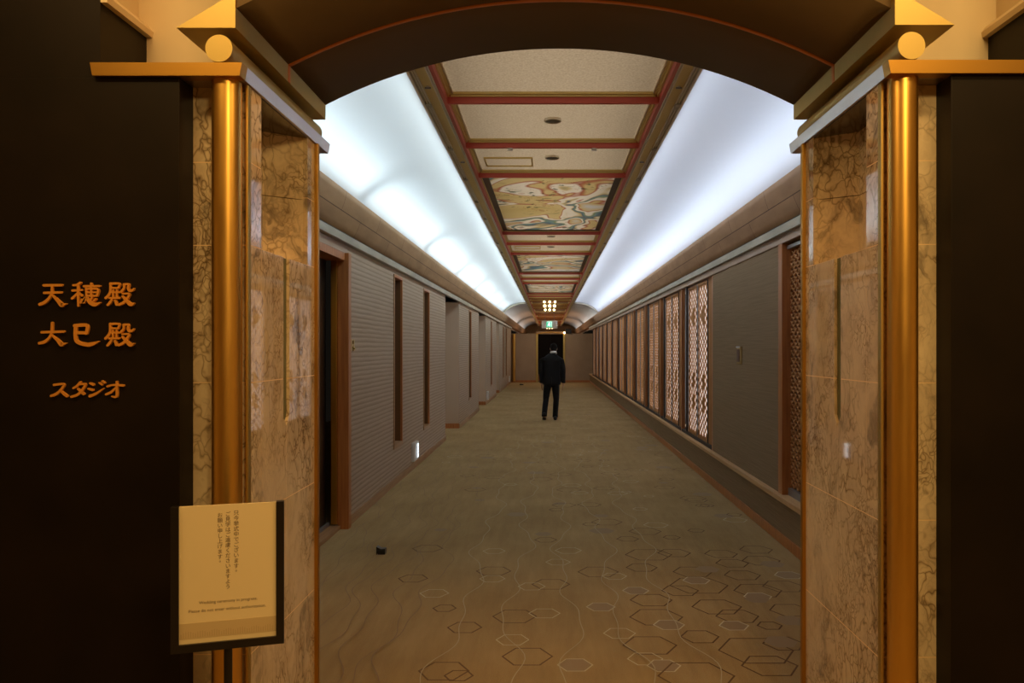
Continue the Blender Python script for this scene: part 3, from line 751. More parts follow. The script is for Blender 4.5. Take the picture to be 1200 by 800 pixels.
def window_module(ya, lab, width):
    """brown stile, two lattice leaves, dark post; ya is the near end"""
    t = thing('lattice_window', lab, 'window', (XR, ya, SI+.02), 'lattice windows along the right wall')
    bb = B(); bb.box((XR+.0, ya, SI+.02), (XR+.05, ya+.06, WT-.07), 'wood', .003); bb.box((XR+.03, ya+.06, SI+.02), (XR+.06, ya+.42, WT-.07), 'stile', .003); bb.build('stile', t)
    bb = B()
    y1 = ya+.42; y2 = y1+LW+.05; yend = y2+LW+.05
    f_ = .018
    for p in (y1, y2):
        bb.box((XR+.02, p, WZ0), (XR+.06, p+.025, WZ1), 'dark', .002); bb.box((XR+.02, p+LW+.025, WZ0), (XR+.06, p+LW+.05, WZ1), 'steel', .002)
        bb.box((XR+.022, p+.025, WZ0), (XR+.058, p+LW+.025, WZ0+.03), 'stile'); bb.box((XR+.022, p+.025, WZ1-.03), (XR+.058, p+LW+.025, WZ1), 'stile')
    bb.build('leaf_frame', t)
    for p in (y1, y2):
        o = bpy.data.objects.new('lattice', lat); C.objects.link(o); o.parent = t; o.location = (.035, p+.025-ya, WZ0+.03-(SI+.02))
    bb = B(); bb.box((XR+.052, y1+.02, WZ0+.02), (XR+.057, yend-.02, WZ1-.02), 'shoji'); bb.build('blind', t)
    bb = B(); bb.box((XR+.0, yend, SI+.02), (XR+.10, yend+.05, WT-.07), 'black', .003)
    bb.box((XR+.09, yend+.05, SI+.02), (XR+.10, ya+width, WT-.07), 'bluepane')
    bb.box((XR+.02, yend+.05, SI+.02), (XR+.04, yend+.075, WT-.07), 'grille', .002)
    bb.build('post', t)
    bb = B(); bb.box((XR+.0, ya+.06, SI+.02), (XR+.10, ya+width, WZ0), 'dark'); bb.box((XR+.05, ya+.06, SI+.025), (XR+.02, ya+width, WZ0-.01), 'steel')
    bb.build('track', t)
    return t
ords = ['first', 'second', 'third', 'fourth', 'fifth', 'sixth', 'seventh', 'eighth', 'ninth', 'tenth', 'eleventh', 'twelfth', 'thirteenth']
y = PY1; MW = 2.24
nW = int((YE-y)/MW)
w0 = window_module(y, 'nearest tall lattice window on the right wall, beside the plain woven panel', MW)
for k in range(1, nW+1):
    if y+MW*(k+1) > YE+.02: break
    c = dup(w0, (0, MW*k, 0)); c['label'] = 'tall brown lattice window, %s along the right wall counted from the plain panel' % ords[k]
# ---- near dark lattice screen beside the right pier
t = thing('lattice_screen', 'dark brown star lattice screen beside the right marble pier', 'screen', (XR, 5.9, SI+.02))
ya, yb2 = 5.0, PY0-.12
bb = B(); bb.box((XR+.075, ya, SI+.02), (XR+.10, yb2, WT-.07), 'latticeback'); bb.build('backing', t)
bb = B()
def bar(bb, p, q, wd, x0, x1, m):
    p = Vector(p); q = Vector(q); d = (q-p).normalized(); n = Vector((-d.y, d.x))*wd/2
    bb.prism([tuple(p-n), tuple(q-n), tuple(q+n), tuple(p+n)], x0, x1, m, 'x')
z0, z1 = WZ0+.03, WZ1-.03; ty = .105; 
yy = ya
while yy < yb2: bar(bb, (yy, z0), (yy, z1), .006, XR+.066, XR+.075, 'lattice'); yy += ty
hgt = z1-z0; sl = math.tan(math.radians(30))
for sgn in (1, -1):
    k = z0-2
    while k < z1+2:
        pts = []
        za = k; zb = k+sgn*sl*(yb2-ya)
        # clip to the height
        y_a, y_b = ya, yb2
        def yat(z): return ya+(z-k)/(sgn*sl)
        lo, hi = sorted((yat(z0), yat(z1))); y_a = max(y_a, lo); y_b = min(y_b, hi)
        if y_b-y_a > .02: bar(bb, (y_a, k+sgn*sl*(y_a-ya)), (y_b, k+sgn*sl*(y_b-ya)), .009, XR+.060, XR+.075, 'lattice')
        k += ty*sl
bb.build('star_lattice', t)
bb = B(); bb.box((XR-.01, PY0-.12, SI+.02), (XR+.12, PY0-.005, WT-.07), 'wood', .003); bb.build('frame_post', t)
bb = B(); bb.box((XR+.03, ya, WZ1-.03), (XR+.06, yb2, WZ1), 'steel', .002); bb.build('top_rail', t)
bb = B(); bb.box((XR+.04, ya, SI+.02), (XR+.10, yb2, WZ0+.02), 'steel', .003); bb.build('bottom_rail', t)
# ---- control plate on the plain panel
yp_ = yr(867.3); t = thing('control_plate', 'small bronze control plate on the plain woven panel', 'switch', (XR, yp_, 1.53))
bb = B(); bb.box((XR-.012, yp_-.085, EYE-.16), (XR, yp_+.10, EYE+.02), 'plaque', .003); bb.build('plate', t)
bb = B(); bb.box((XR-.016, yp_-.03, EYE-.14), (XR-.012, yp_+.08, EYE-.01), 'latticeback'); bb.build('cover', t)
bb = B(); bb.box((XR-.022, yp_-.03, EYE+.005), (XR-.012, yp_+.09, EYE+.02), 'white', .002); bb.build('top_lip', t)
# ---- gold plaque and foot lights on the left wall
yp_ = yl(412.3); t = thing('wall_plaque', 'small openwork gold plaque on the ribbed left wall', 'plaque', (XL, yp_, 1.68))
bb = B(); zc = EYE+.03
for q in (-1, 1):
    bb.box((XL, yp_+q*.045-.018, zc-.055), (XL+.012, yp_+q*.045+.018, zc+.055), 'plaque', .003)
bb.box((XL, yp_-.05, zc-.012), (XL+.010, yp_+.05, zc+.012), 'plaque', .003); bb.box((XL, yp_-.05, zc+.04), (XL+.010, yp_+.05, zc+.055), 'plaque', .003); bb.build('openwork', t)
bb = B(); bb.tube((XL+.010, yp_, zc-.02), (XL+.03, yp_, zc-.035), .008, 'brass_beam', seg=14); bb.build('knob', t)
flab = ['lit white foot light box low on the left wall, nearest', 'white foot light low on the left wall, between the alcoves', 'white foot light low on the left wall near the end']
for i, (pxx, s_) in enumerate(((484.5, 1), (570.6, 1), (596.4, 1))):
    yy = yl(pxx); t = thing('foot_light', flab[i], 'light', (XL, yy, .1), 'foot lights on the left wall')
    bb = B(); bb.box((XL, yy-.17, .115), (XL+.045, yy+.17, .37), 'white', .01); bb.build('housing', t)
    bb = B(); bb.box((XL+.045, yy-.02, .15), (XL+.052, yy+.13, .335), 'led' if i == 0 else 'white', .003); bb.build('lens', t)
    bb = B()
    for q in (.2, .24, .285): bb.box((XL+.052, yy-.015, q), (XL+.055, yy+.125, q+.008), 'grille')
    bb.box((XL+.050, yy-.035, .145), (XL+.057, yy-.02, .34), 'grille'); bb.build('bezel', t)
# ---- door stop on the carpet
x, y = fl(447, 648.5)
t = thing('door_stop', 'small black wedge door stop on the carpet at left', 'door stop', (x, y, 0))
bb = B(); bb.prism([(x-.035, 0), (x+.035, 0), (x+.035, .045), (x+.0, .043), (x-.035, .062)], y-.03, y+.03, 'black'); bb.build('block', t)
bb = B(); bb.box((x-.032, y-.036, .008), (x+.03, y-.03, .036), 'leather', .003); bb.build('rubber_face', t)
x, y = fl(611, 451)
bb = B(); bb.prism([(x-.10, 0), (x+.10, 0), (x+.09, .04), (x-.05, .06)], y-.06, y+.06, 'leather'); tag(bb.build('floor_wedge', loc=(x, y, 0)), 'small dark wedge on the carpet before the left end wall', 'door stop')

# ---- low end wall with the dark doorway in a gold frame
ET = EYE+.72
dx0, dx1 = (631-644)*YE/F, (659.5-644)*YE/F
b = B()
b.box((XL-.5, YE, 0), (dx0-.12, YE+.2, ET), 'beige'); b.box((dx1+.12, YE, 0), (XR+.5, YE+.2, ET), 'beige'); b.box((dx0-.12, YE, ET-.03), (dx1+.12, YE+.2, ET+.10), 'panel_far')
b.box((XL-.5, YE+.2, ET-.05), (XR+.5, YZ, ET-.02), 'panel_far')
struct(b.build('wall_end'))
b = B(); b.box((XL, YE-.02, 0), (dx0-.12, YE, .10), 'wood'); b.box((dx1+.12, YE-.02, 0), (XR, YE, .10), 'wood'); struct(b.build('baseboard_end'))
b = B()
b.box((dx0-.3, YE+1.2, 0), (dx1+.3, YE+1.3, ET), 'black'); b.box((dx0-.4, YE+.2, 0), (dx0-.3, YE+1.3, ET), 'black'); b.box((dx1+.3, YE+.2, 0), (dx1+.4, YE+1.3, ET), 'black')
struct(b.build('wall_vestibule'))
dd = struct(thing('door_2', None, None, ((dx0+dx1)/2, YE, 0)))
bb = B(); bb.box((dx0-.12, YE-.06, 0), (dx0-.02, YE+.05, ET-.03), 'brass_beam', .01); bb.box((dx1+.02, YE-.06, 0), (dx1+.12, YE+.05, ET-.03), 'brass_beam', .01)
arcd = [(dx0-.12+(dx1-dx0+.24)*k/16, ET-.05+.10*math.sin(math.pi*k/16)) for k in range(17)]
bb.sheet(arcd, YE-.07, YE+.02, 'brass_ledge', .03); bb.build('door_frame', dd)
bb = B(); xm = (dx0+dx1)/2
for a, c in ((dx0-.02, xm-.004), (xm+.004, dx1+.02)):
    bb.box((a, YE+.02, .02), (c, YE+.06, ET-.03), 'dooroff', .004)
bb.build('door_leaf', dd)
bb = B(); bb.box((dx0+.0, YE+.012, .04), (dx0+.14, YE+.022, .4), 'wood', .003); bb.build('kick_plate', dd)
bb = B(); bb.tube((-1.72, YE-.12, 0), (-1.72, YE-.12, ET-.02), .07, 'brass', seg=24)
bb.box((-1.80, YE-.2, 0), (-1.64, YE-.04, .06), 'wood', .004)
tag(bb.build('corner_column', loc=(-1.72, YE-.12, 0)), 'slim gold column in the left corner of the end wall', 'column')
t = thing('wall_speaker', 'small black box above the right side of the far doorway', 'speaker', (.92, YE-.05, ET-.1))
bb = B(); bb.box((.78, YE-.16, ET+.0), (1.06, YE+.1, ET+.22), 'black', .01); bb.build('cabinet', t)
bb = B(); bb.sphere((.72, YE-.12, ET+.03), .05, 'bulb', seg=12); bb.build('indicator', t)
# ---- rows of small round lamps under the far ceiling
rows3 = [(28.4, .042), (31.1, .056), (34.3, .048), (55.0, .07), (60.0, .07)]
k = 0
rn = ['near row of ceiling globes', 'middle row of ceiling globes', 'back row of ceiling globes', 'farthest pair of rows, front', 'farthest pair of rows, back']
hb = 1.66
protoL = None
for ri, (yv, r) in enumerate(rows3):
    for ci, cn in enumerate(('left', 'centre', 'right')):
        x = XC-.02+(ci-1)*.19
        zc = EYE+hb if ri < 3 else EYE+1.55
        t = thing('globe_lamp', 'small warm globe lamp, %s one in the %s' % (cn, rn[ri]), 'lamp', (x, yv, CZ+.05), 'small globe lamps under the far ceiling')
        bb = B(); bb.sphere((x, yv, zc), r, 'bulb', seg=16); bb.build('globe', t)
        bb = B(); bb.tube((x, yv, zc+r*.9), (x, yv, CZ+.075), .014, 'brass_ledge', seg=10); bb.tube((x, yv, CZ+.06), (x, yv, CZ+.076), .045, 'brass_ledge', seg=16); bb.build('stem', t)
# ---- exit sign
ys = 27.6; s_ = ys/F; zc = EYE+28*s_
t = thing('exit_sign', 'green and white running figure exit sign hanging from the ceiling', 'sign', (0, ys, zc))
bb = B(); bb.box((-9.3*s_, ys-.04, zc-4.6*s_), (9.3*s_, ys+.04, zc+4.4*s_), 'signwhite', .008); bb.build('sign_box', t)
bb = B(); bb.box((-3.6*s_, ys-.048, zc-3.2*s_), (3.0*s_, ys-.04, zc+3.4*s_), 'green', .002); bb.build('lit_panel', t)
bb = B(); yy = ys-.051
def fig(p, q, wd): # flat strokes of the running figure, x z
    p = Vector(p)*s_; q = Vector(q)*s_; d = (q-p).normalized(); n = Vector((-d.y, d.x))*wd/2*s_
    bb.prism([(a.x-.3*s_, a.y+zc) for a in (p-n, q-n, q+n, p+n)], yy, yy+.004, 'signlit')
bb.tube((0*s_, yy, zc+1.9*s_), (0*s_, yy+.004, zc+1.9*s_), .6*s_, 'signlit', seg=14)
fig((-.1, 1.2), (-.5, -.5), 1.0); fig((-.5, -.4), (.9, -1.0), .6); fig((.9, -1.0), (.6, -2.4), .6); fig((-.5, -.4), (-1.0, -1.6), .6); fig((-1.0, -1.6), (-2.2, -2.0), .5)
fig((-.1, .9), (-1.4, .5), .45); fig((-1.4, .5), (-1.9, -.5), .4); fig((0, .9), (1.1, .1), .45); fig((1.1, .1), (1.9, .4), .4)
fig((2.6, -2.8), (2.6, 2.8), .5); fig((-2.9, 2.9), (2.8, 2.9), .4)
bb.build('running_figure', t)
for q in (-1, 1):
    bb = B(); bb.tube((q*.16, ys, zc+4.4*s_), (q*.16, ys, CZ+.05), .006, 'steel', seg=8); bb.build('hanging_rod', t)

# ================================================================== gilt characters on the dark wall
WY = 2.672
def wpt(px, py): return ((px-644)*WY/F, EYE+(408-py)*WY/F)
def strokes(name, label, cat, group, lst, sc_, ox, oy, wd=1.0, dup_dx=None):
    """brush strokes: lists of (u, v, width) in drawing units, one mesh per character"""
    bm_ = B(); i = bm_.mi('letter'); lay = 0
    allp = []
    for st in lst:
        P = []
        n = len(st)
        for k in range(n-1):          # Catmull-Rom
            p0 = st[max(k-1, 0)]; p1 = st[k]; p2 = st[k+1]; p3 = st[min(k+2, n-1)]
            steps = 1 if n == 2 else 6
            for q in range(steps):
                t = q/steps
                P.append(tuple(.5*((2*p1[j])+(-p0[j]+p2[j])*t+(2*p0[j]-5*p1[j]+4*p2[j]-p3[j])*t*t+(-p0[j]+3*p1[j]-3*p2[j]+p3[j])*t**3) for j in range(3)))
        P.append(tuple(st[-1]))
        Q = [Vector((wpt(ox+u/sc_, oy+v/sc_))) for u, v, _ in P]; W = [w_*wd/sc_*WY/F/2 for _, _, w_ in P]
        Lf, Rt = [], []
        for k in range(len(Q)):
            d = (Q[min(k+1, len(Q)-1)]-Q[max(k-1, 0)]).normalized(); nn = Vector((-d.y, d.x))
            Lf.append(Q[k]+nn*W[k]); Rt.append(Q[k]-nn*W[k])
        def cap(c, a, r):
            out = []
            for j in range(1, 6):
                an = a+math.pi*j/6; out.append(c+Vector((math.cos(an), math.sin(an)))*r)
            return out
        d0 = (Q[0]-Q[1]); d1 = (Q[-1]-Q[-2])
        c1 = cap(Q[-1], math.atan2(d1.y, d1.x)-math.pi/2, W[-1]); c0 = cap(Q[0], math.atan2(d0.y, d0.x)-math.pi/2, W[0])
        yf = WY-.008-lay*.00015; lay += 1
        # strip quads, then caps as fans
        def V(p, y): return bm_.bm.verts.new((p.x, y, p.y))
        LF = [V(p, yf) for p in Lf]; RF = [V(p, yf) for p in Rt]; LB = [V(p, WY) for p in Lf]; RB = [V(p, WY) for p in Rt]
        fs = []
        for k in range(len(Q)-1):
            fs += [bm_.bm.faces.new((LF[k], LF[k+1], RF[k+1], RF[k])), bm_.bm.faces.new((LF[k], LB[k], LB[k+1], LF[k+1])), bm_.bm.faces.new((RF[k+1], RB[k+1], RB[k], RF[k]))]
        for cc, a, bq in ((c1, RF[-1], LF[-1]), (c0, LF[0], RF[0])):
            vs = [a]+[V(p, yf) for p in cc]+[bq]; fs.append(bm_.bm.faces.new(vs))
            bs = [bm_.bm.verts.new((v_.co.x, WY, v_.co.z)) for v_ in vs]
            for k in range(len(vs)-1): fs.append(bm_.bm.faces.new((vs[k], vs[k+1], bs[k+1], bs[k])))
        for f in fs: f.material_index = i
        allp += Q
    cx = sum(p.x for p in allp)/len(allp); cz_ = sum(p.y for p in allp)/len(allp)
    return tag(bm_.build(name, loc=(cx, WY, cz_)), label, cat, group)
G = 'gilt characters on the dark wall'
ten = [[(255,188,60),(670,184,58)],[(268,365,58),(660,352,54)],[(452,200,52),(450,300,54),(440,400,56)],[(440,395,50),(370,500,62),(270,590,74),(165,632,70)],[(440,400,40),(560,520,66),(670,640,100),(700,640,76),(785,618,26)]]
strokes('wall_letter', 'gold character for heaven, leftmost in the top row on the dark wall', 'letter', G, ten, 20, 40, 325)
# sui: in the second crop units (x 18.18 per px from 100,325) mixed with the first; written in 20/px units from 40,325
def cv(lst, sc2, ox2, oy2): return [[((ox2+u/sc2-40)*20, (oy2+v/sc2-325)*20, w_*20/sc2) for u, v, w_ in st] for st in lst]
sui_l = [[(1110,130,60),(1030,175,50),(945,185,44)],[(930,310,54),(1150,296,44)],[(1058,190,50),(1062,420,60),(1065,670,44)],[(1045,370,40),(980,440,54),(920,495,58)],[(1080,370,40),(1150,430,50)]]
sui_r = [[(0,190,50),(330,186,44)],[(152,130,40),(155,400,56)],[(45,235,44),(55,390,44)],[(45,248,42),(290,252,44),(275,395,44)],[(60,318,38),(280,318,38)],[(55,392,42),(275,392,42)],
         [(-40,470,40),(-66,540,44)],[(20,430,36),(-10,540,50),(60,440,60),(130,530,84),(230,578,84),(340,540,26)],[(175,430,36),(150,468,40)],[(250,460,40),(215,500,42)]]
strokes('wall_letter', 'gold character with grain radical, middle of the top row on the dark wall', 'letter', G, sui_l+cv(sui_r, 18.18, 100, 325), 20, 40, 325)
den = [[(560,135,50),(745,135,44),(725,230,42)],[(590,225,40),(730,228,40)],[(560,130,50),(560,290,52),(520,380,56),(462,440,58)],[(590,320,40),(750,318,40)],[(618,275,36),(618,440,40)],[(695,270,36),(695,440,40)],[(540,440,42),(755,438,44)],
       [(590,480,44),(545,545,56),(505,590,46)],[(665,495,50),(695,575,60)],
       [(845,150,44),(850,230,46),(785,310,50)],[(845,152,44),(945,150,46),(940,230,48),(970,285,54),(1030,275,52),(1062,240,26)],
       [(820,350,36),(960,352,44),(930,430,50),(850,530,60),(745,585,50)],[(822,405,44),(890,480,56),(990,575,82),(1060,552,30)]]
strokes('wall_letter', 'gold character for palace, rightmost in the top row on the dark wall', 'letter', G, den, 18.18, 100, 325)
dai = [[(210,385,58),(720,368,56)],[(450,165,50),(448,300,56),(430,440,56)],[(430,430,50),(370,530,60),(270,610,72),(155,640,66)],[(440,450,40),(570,560,68),(665,665,96),(700,660,70),(785,640,24)]]
strokes('wall_letter', 'gold character for large, leftmost in the middle row on the dark wall', 'letter', G, dai, 20, 40, 370)
mi_ = [[(258,328,0)]]
def q_(lst): return lst
# snake character drawn in the 4.447/px crop units (x from 30, y from 310)
mi_c = [[(262,318,17),(325,317,17),(322,358,16)],[(268,355,16),(320,355,16)],[(268,318,18),(266,370,18),(276,402,18),(320,416,20),(350,414,20),(388,400,6)]]
strokes('wall_letter', 'gold character for snake, middle of the middle row on the dark wall', 'letter', G, mi_c, 4.447, 30, 310)
strokes('wall_letter', 'gold character for palace, rightmost in the middle row on the dark wall', 'letter', G, den, 18.18, 99.7, 372.2)
kat = [
 ('gold katakana su, leftmost in the small bottom row on the dark wall', [[(130,128,34),(262,118,30),(240,180,34),(170,250,38),(90,282,34)],[(215,205,26),(270,255,36),(310,285,38)]]),
 ('gold katakana ta, second in the small bottom row on the dark wall', [[(495,90,28),(455,140,32),(400,175,28)],[(490,120,26),(565,120,32),(530,195,34),(460,265,36),(375,295,34)],[(465,185,26),(545,255,38)]]),
 ('gold katakana ji, third in the small bottom row on the dark wall', [[(635,105,28),(680,125,34)],[(610,182,26),(670,200,34)],[(635,285,42),(720,250,34),(825,180,14)],[(765,100,22),(805,125,26)],[(805,75,22),(840,100,24)]]),
 ('gold katakana o, rightmost in the small bottom row on the dark wall', [[(880,150,30),(960,130,28),(1100,138,32)],[(1008,85,28),(1012,200,34),(1010,280,34),(985,298,30),(940,290,18)],[(1000,165,24),(930,230,34),(860,262,32)]]),
]
for lab, st in kat: strokes('wall_letter', lab, 'letter', G, st, 12, 54, 440)

# ================================================================== notice stand
st = thing('notice_stand', 'black framed notice stand with a cream card, before the left column', 'sign stand', (-.95, 2.22, 0))
P0 = Vector((-(644-200.5)*2.20/F, 2.20)); P1 = Vector((-(644-333)*2.284/F, 2.284))
ux = (P1-P0).normalized(); WDT = (P1-P0).length; un = Vector((ux.y, -ux.x))       # un faces the camera
def SP(u, dz, dn): p = P0+ux*u+un*dn; return (p.x, p.y, dz)
def sbox(bb, u0, u1, z0, z1, n0, n1, m):
    v = [bb.bm.verts.new(SP(u, z, n)) for u, z, n in ((u0,z0,n0),(u1,z0,n0),(u1,z1,n0),(u0,z1,n0),(u0,z0,n1),(u1,z0,n1),(u1,z1,n1),(u0,z1,n1))]
    fs = [bb.bm.faces.new([v[i_] for i_ in q]) for q in ((0,1,2,3),(7,6,5,4),(0,4,5,1),(1,5,6,2),(2,6,7,3),(3,7,4,0))]
    for f in fs: f.material_index = bb.mi(m)
    bmesh.ops.recalc_face_normals(bb.bm, faces=fs)
SB, ST_ = EYE-357*2.2/F, EYE-186*2.2/F
bb = B(); fw = .021
sbox(bb, 0, fw, SB, ST_, -.012, .012, 'black'); sbox(bb, WDT-fw, WDT, SB, ST_+.002, -.012, .012, 'black'); sbox(bb, fw, WDT-fw, SB, SB+.022, -.012, .012, 'black')
sbox(bb, fw, WDT-fw, SB+.022, ST_-.003, -.012, -.004, 'black')
bb.build('frame', st)
bb = B(); u0, u1 = fw, WDT-fw; sbox(bb, u0, u1, SB+.022, ST_, -.003, .004, 'paper'); card = bb.build('card', st)
bb = B()
zb0 = SB+.035
sbox(bb, u0, u1, zb0, zb0+.044, .004, .0045, 'paperband')
k = 0
while k < 40:
    uu = u0+.004+(u1-u0-.01)*k/40; hh = .010+.008*abs(math.sin(k*.55)); sbox(bb, uu, uu+.0022, zb0+.004, zb0+.004+hh, .0045, .0048, 'bandline'); k += 1
bb.build('pattern_band', card)
def text_mesh(txt, size, vertical=False):
    objs = []
    items = [(txt, 0)] if not vertical else [(ch, -k) for k, ch in enumerate(txt)]
    bm_ = bmesh.new()
    for ch, k in items:
        cu = bpy.data.curves.new('t', 'FONT'); cu.body = ch; cu.size = size; cu.align_x = 'CENTER'; cu.resolution_u = 3
        ob = bpy.data.objects.new('t', cu); C.objects.link(ob); bpy.context.view_layer.update()
        me = bpy.data.meshes.new_from_object(ob.evaluated_get(bpy.context.evaluated_depsgraph_get()))
        ox_, oz_ = (0, 0)
        if vertical:
            oz_ = k*size*1.0
            if ch in '。': ox_ = size*.30; oz_ += size*.35
        me.transform(Matrix.Translation((ox_, oz_, 0))); bm_.from_mesh(me)
        bpy.data.objects.remove(ob); bpy.data.curves.remove(cu); bpy.data.meshes.remove(me)
    return bm_
basis = Matrix(((ux.x, 0, un.x), (ux.y, 0, un.y), (0, 1, 0)))
def put_text(name, txt, size, uc, z, vertical=False, parent=card):
    bm_ = text_mesh(txt, size, vertical)
    for v in bm_.verts:
        c = v.co.copy(); p = SP(uc+c.x, z+c.y, .0046); v.co = Vector(p)
    me = bpy.data.meshes.new(name); bm_.to_mesh(me); bm_.free(); me.materials.append(M['ink'])
    me.transform(Matrix.Translation(-wl(parent)))
    o = bpy.data.objects.new(name, me); C.objects.link(o); o.parent = parent; return o
def upx(px): # picture column to distance along the board
    # intersection of the view ray with the board line
    t = (px-644)/F; # x = t*y
    return (t*P0.y-P0.x)/(ux.x-t*ux.y)
put_text('text_column', '只今挙式中でございます。', .0150, upx(277), ST_-.030, True)
put_text('text_column', 'ご見学はご遠慮くださいますよう', 0.0146, upx(267.3), ST_-.032, True)
put_text('text_column', 'お願い申し上げます。', .0146, upx(258), ST_-.034, True)
put_text('text_line', 'Wedding ceremony in progress.', .0118, upx(268), SB+.130)
put_text('text_line', 'Please do not enter without authorization.', .0118, upx(267), SB+.108)
bb = B(); um = upx(266.5); p = P0+ux*um-un*.02
bb.tube((p.x, p.y, .02), (p.x, p.y, SB+.06), .0115, 'black', seg=24); bb.build('pole', st)
bb = B(); bb.tube((p.x, p.y, 0), (p.x, p.y, .014), .15, 'black', seg=48); bb.tube((p.x, p.y, .014), (p.x, p.y, .022), .13, 'black', .03, seg=48); bb.build('base', st)

# ================================================================== the person
PYY = 18.2; ps = PYY/F
def pt(px, py, dy=0): return Vector(((px-644)*ps, PYY+dy, EYE+(408-py)*ps))
man = thing('person', 'person in a black suit walking away down the corridor, head bowed', 'person', (.08, PYY, 0))
def ell(c, rx, ry, n=20, tilt=0, power=2.0):
    out = []
    for k in range(n):
        a = 2*math.pi*k/n; ca, sa = math.cos(a), math.sin(a)
        x = rx*math.copysign(abs(ca)**(2/power), ca); y = ry*math.copysign(abs(sa)**(2/power), sa)
        out.append(Vector((c[0]+x, c[1]+y, c[2]+tilt*y)))
    return out
def limb(bb, pts, m, n=16):
    """lofted tapering limb through (x,y,z,rx,ry)"""
    rings = [ell(p[:3], p[3], p[4], n) for p in pts]; bb.loft(rings, m)
def voxel(o, size=.009, smooth=6):
    md = o.modifiers.new('r', 'REMESH'); md.mode = 'VOXEL'; md.voxel_size = size
    ms = o.modifiers.new('s', 'SMOOTH'); ms.factor = .5; ms.iterations = smooth
    bpy.context.view_layer.update()
    me = bpy.data.meshes.new_from_object(o.evaluated_get(bpy.context.evaluated_depsgraph_get()))
    o.modifiers.clear(); mats = list(o.data.materials); old = o.data; o.data = me; me.materials.clear()
    for m_ in mats: me.materials.append(m_)
    for p_ in me.polygons: p_.use_smooth = True; p_.material_index = 0
    bpy.data.meshes.remove(old)
cxp = (646.5-644)*ps
xL, xR = (637.8-644)*ps, (650.6-644)*ps          # feet
# body: skin figure under the clothes, with head, neck, arms, hands
bb = B()
hd = Vector(((648.9-644)*ps, PYY+.085, 1.655))
rings = []
for dz, rx, ry, dy in ((-.105,.040,.045,.02),(-.085,.058,.072,.015),(-.05,.070,.088,.005),(0,.077,.096,0),(.04,.075,.094,-.005),(.08,.055,.070,-.008),(.10,.025,.035,-.008)):
    rings.append(ell((hd.x, hd.y+dy+.05*0, hd.z+dz), rx, ry, 20, tilt=-.25))
bb.loft(rings, 'skin')
for q in (-1, 1): bb.sphere((hd.x+q*.079, hd.y-.005, hd.z-.01), .03, 'skin', (.35, .6, 1), 12)
bb.sphere((hd.x, hd.y+.105, hd.z-.03), .02, 'skin', (.8, 1.2, 1.2), 10)      # nose, faces away
limb(bb, [(hd.x-.012, hd.y-.055, 1.46, .062, .062), (hd.x-.008, hd.y-.035, 1.53, .054, .056), (hd.x, hd.y-.01, 1.61, .055, .06)], 'skin')
limb(bb, [(cxp, PYY, .86, .15, .10), (cxp, PYY, 1.1, .14, .10), (cxp, PYY+.01, 1.35, .18, .11), (cxp, PYY+.02, 1.47, .12, .08), (cxp+.03, PYY+.03, 1.5, .06, .06)], 'skin')
arms = {-1: [(634.6, 418, .02), (633.6, 433, -.02), (634.6, 448.5, .06)], 1: [(658.6, 417, .02), (660.0, 432, -.03), (660.3, 448.5, .03)]}
for q in (-1, 1):
    A3 = [pt(*a[:2], a[2]) for a in arms[q]]
    S_ = Vector((A3[0].x-q*.035, A3[0].y, 1.43))
    limb(bb, [(S_.x-q*.06, S_.y, S_.z, .05, .05), (A3[0].x-q*.01, A3[0].y, S_.z-.06, .05, .052), (A3[1].x, A3[1].y, A3[1].z, .042, .044), (A3[2].x, A3[2].y, A3[2].z, .03, .032), (A3[2].x, A3[2].y+.005, A3[2].z-.05, .022, .038)], 'skin')
    hp = A3[2]+Vector((0, .01, -.04))
    bb.loft([ell(hp+Vector((0, 0, 0)), .018, .036), ell(hp+Vector((-q*.004, .002, -.04)), .016, .042), ell(hp+Vector((-q*.008, .004, -.075)), .013, .040)], 'skin')
    for fi, (dy, ln) in enumerate(((.030, .068), (.010, .078), (-.010, .072), (-.029, .056))):
        b0 = hp+Vector((-q*.006, dy, -.068)); m1 = b0+Vector((-q*.006, .004, -ln*.5)); e1 = m1+Vector((-q*.018, .006, -ln*.42))
        bb.tube(b0, m1, .0095, 'skin', .0088, 10); bb.tube(m1, e1, .0088, 'skin', .0068, 10); bb.sphere(m1, .0088, 'skin', seg=8); bb.sphere(e1, .0068, 'skin', seg=8)
    b0 = hp+Vector((-q*.006, .036, -.02)); m1 = b0+Vector((-q*.012, .026, -.028)); e1 = m1+Vector((-q*.004, .008, -.03))
    bb.tube(b0, m1, .011, 'skin', .0095, 10); bb.tube(m1, e1, .0095, 'skin', .0075, 10); bb.sphere(m1, .0095, 'skin', seg=8); bb.sphere(e1, .0075, 'skin', seg=8)
# legs under the trousers
legs = {-1: [(cxp-.085, PYY, .88), ((639.8-644)*ps, PYY+.03, .50), (xL, PYY-.10, .13)], 1: [(cxp+.085, PYY, .88), ((651.8-644)*ps, PYY+.05, .49), (xR, PYY+.08, .10)]}
for q in (-1, 1):
    h_, k_, a_ = [Vector(v_) for v_ in legs[q]]
    limb(bb, [(*h_, .085, .09), (*h_.lerp(k_, .5), .07, .075), (*k_, .052, .055), (*k_.lerp(a_, .35), .05, .055), (*a_, .035, .04)], 'skin')
    toe = a_+Vector((0, .12, -.06))
    bb.loft([ell(a_, .034, .04, 14), ell(a_+Vector((0, .01, -.05)), .036, .05, 14)], 'skin')
body = bb.build('body', man); voxel(body, .0062, 3)
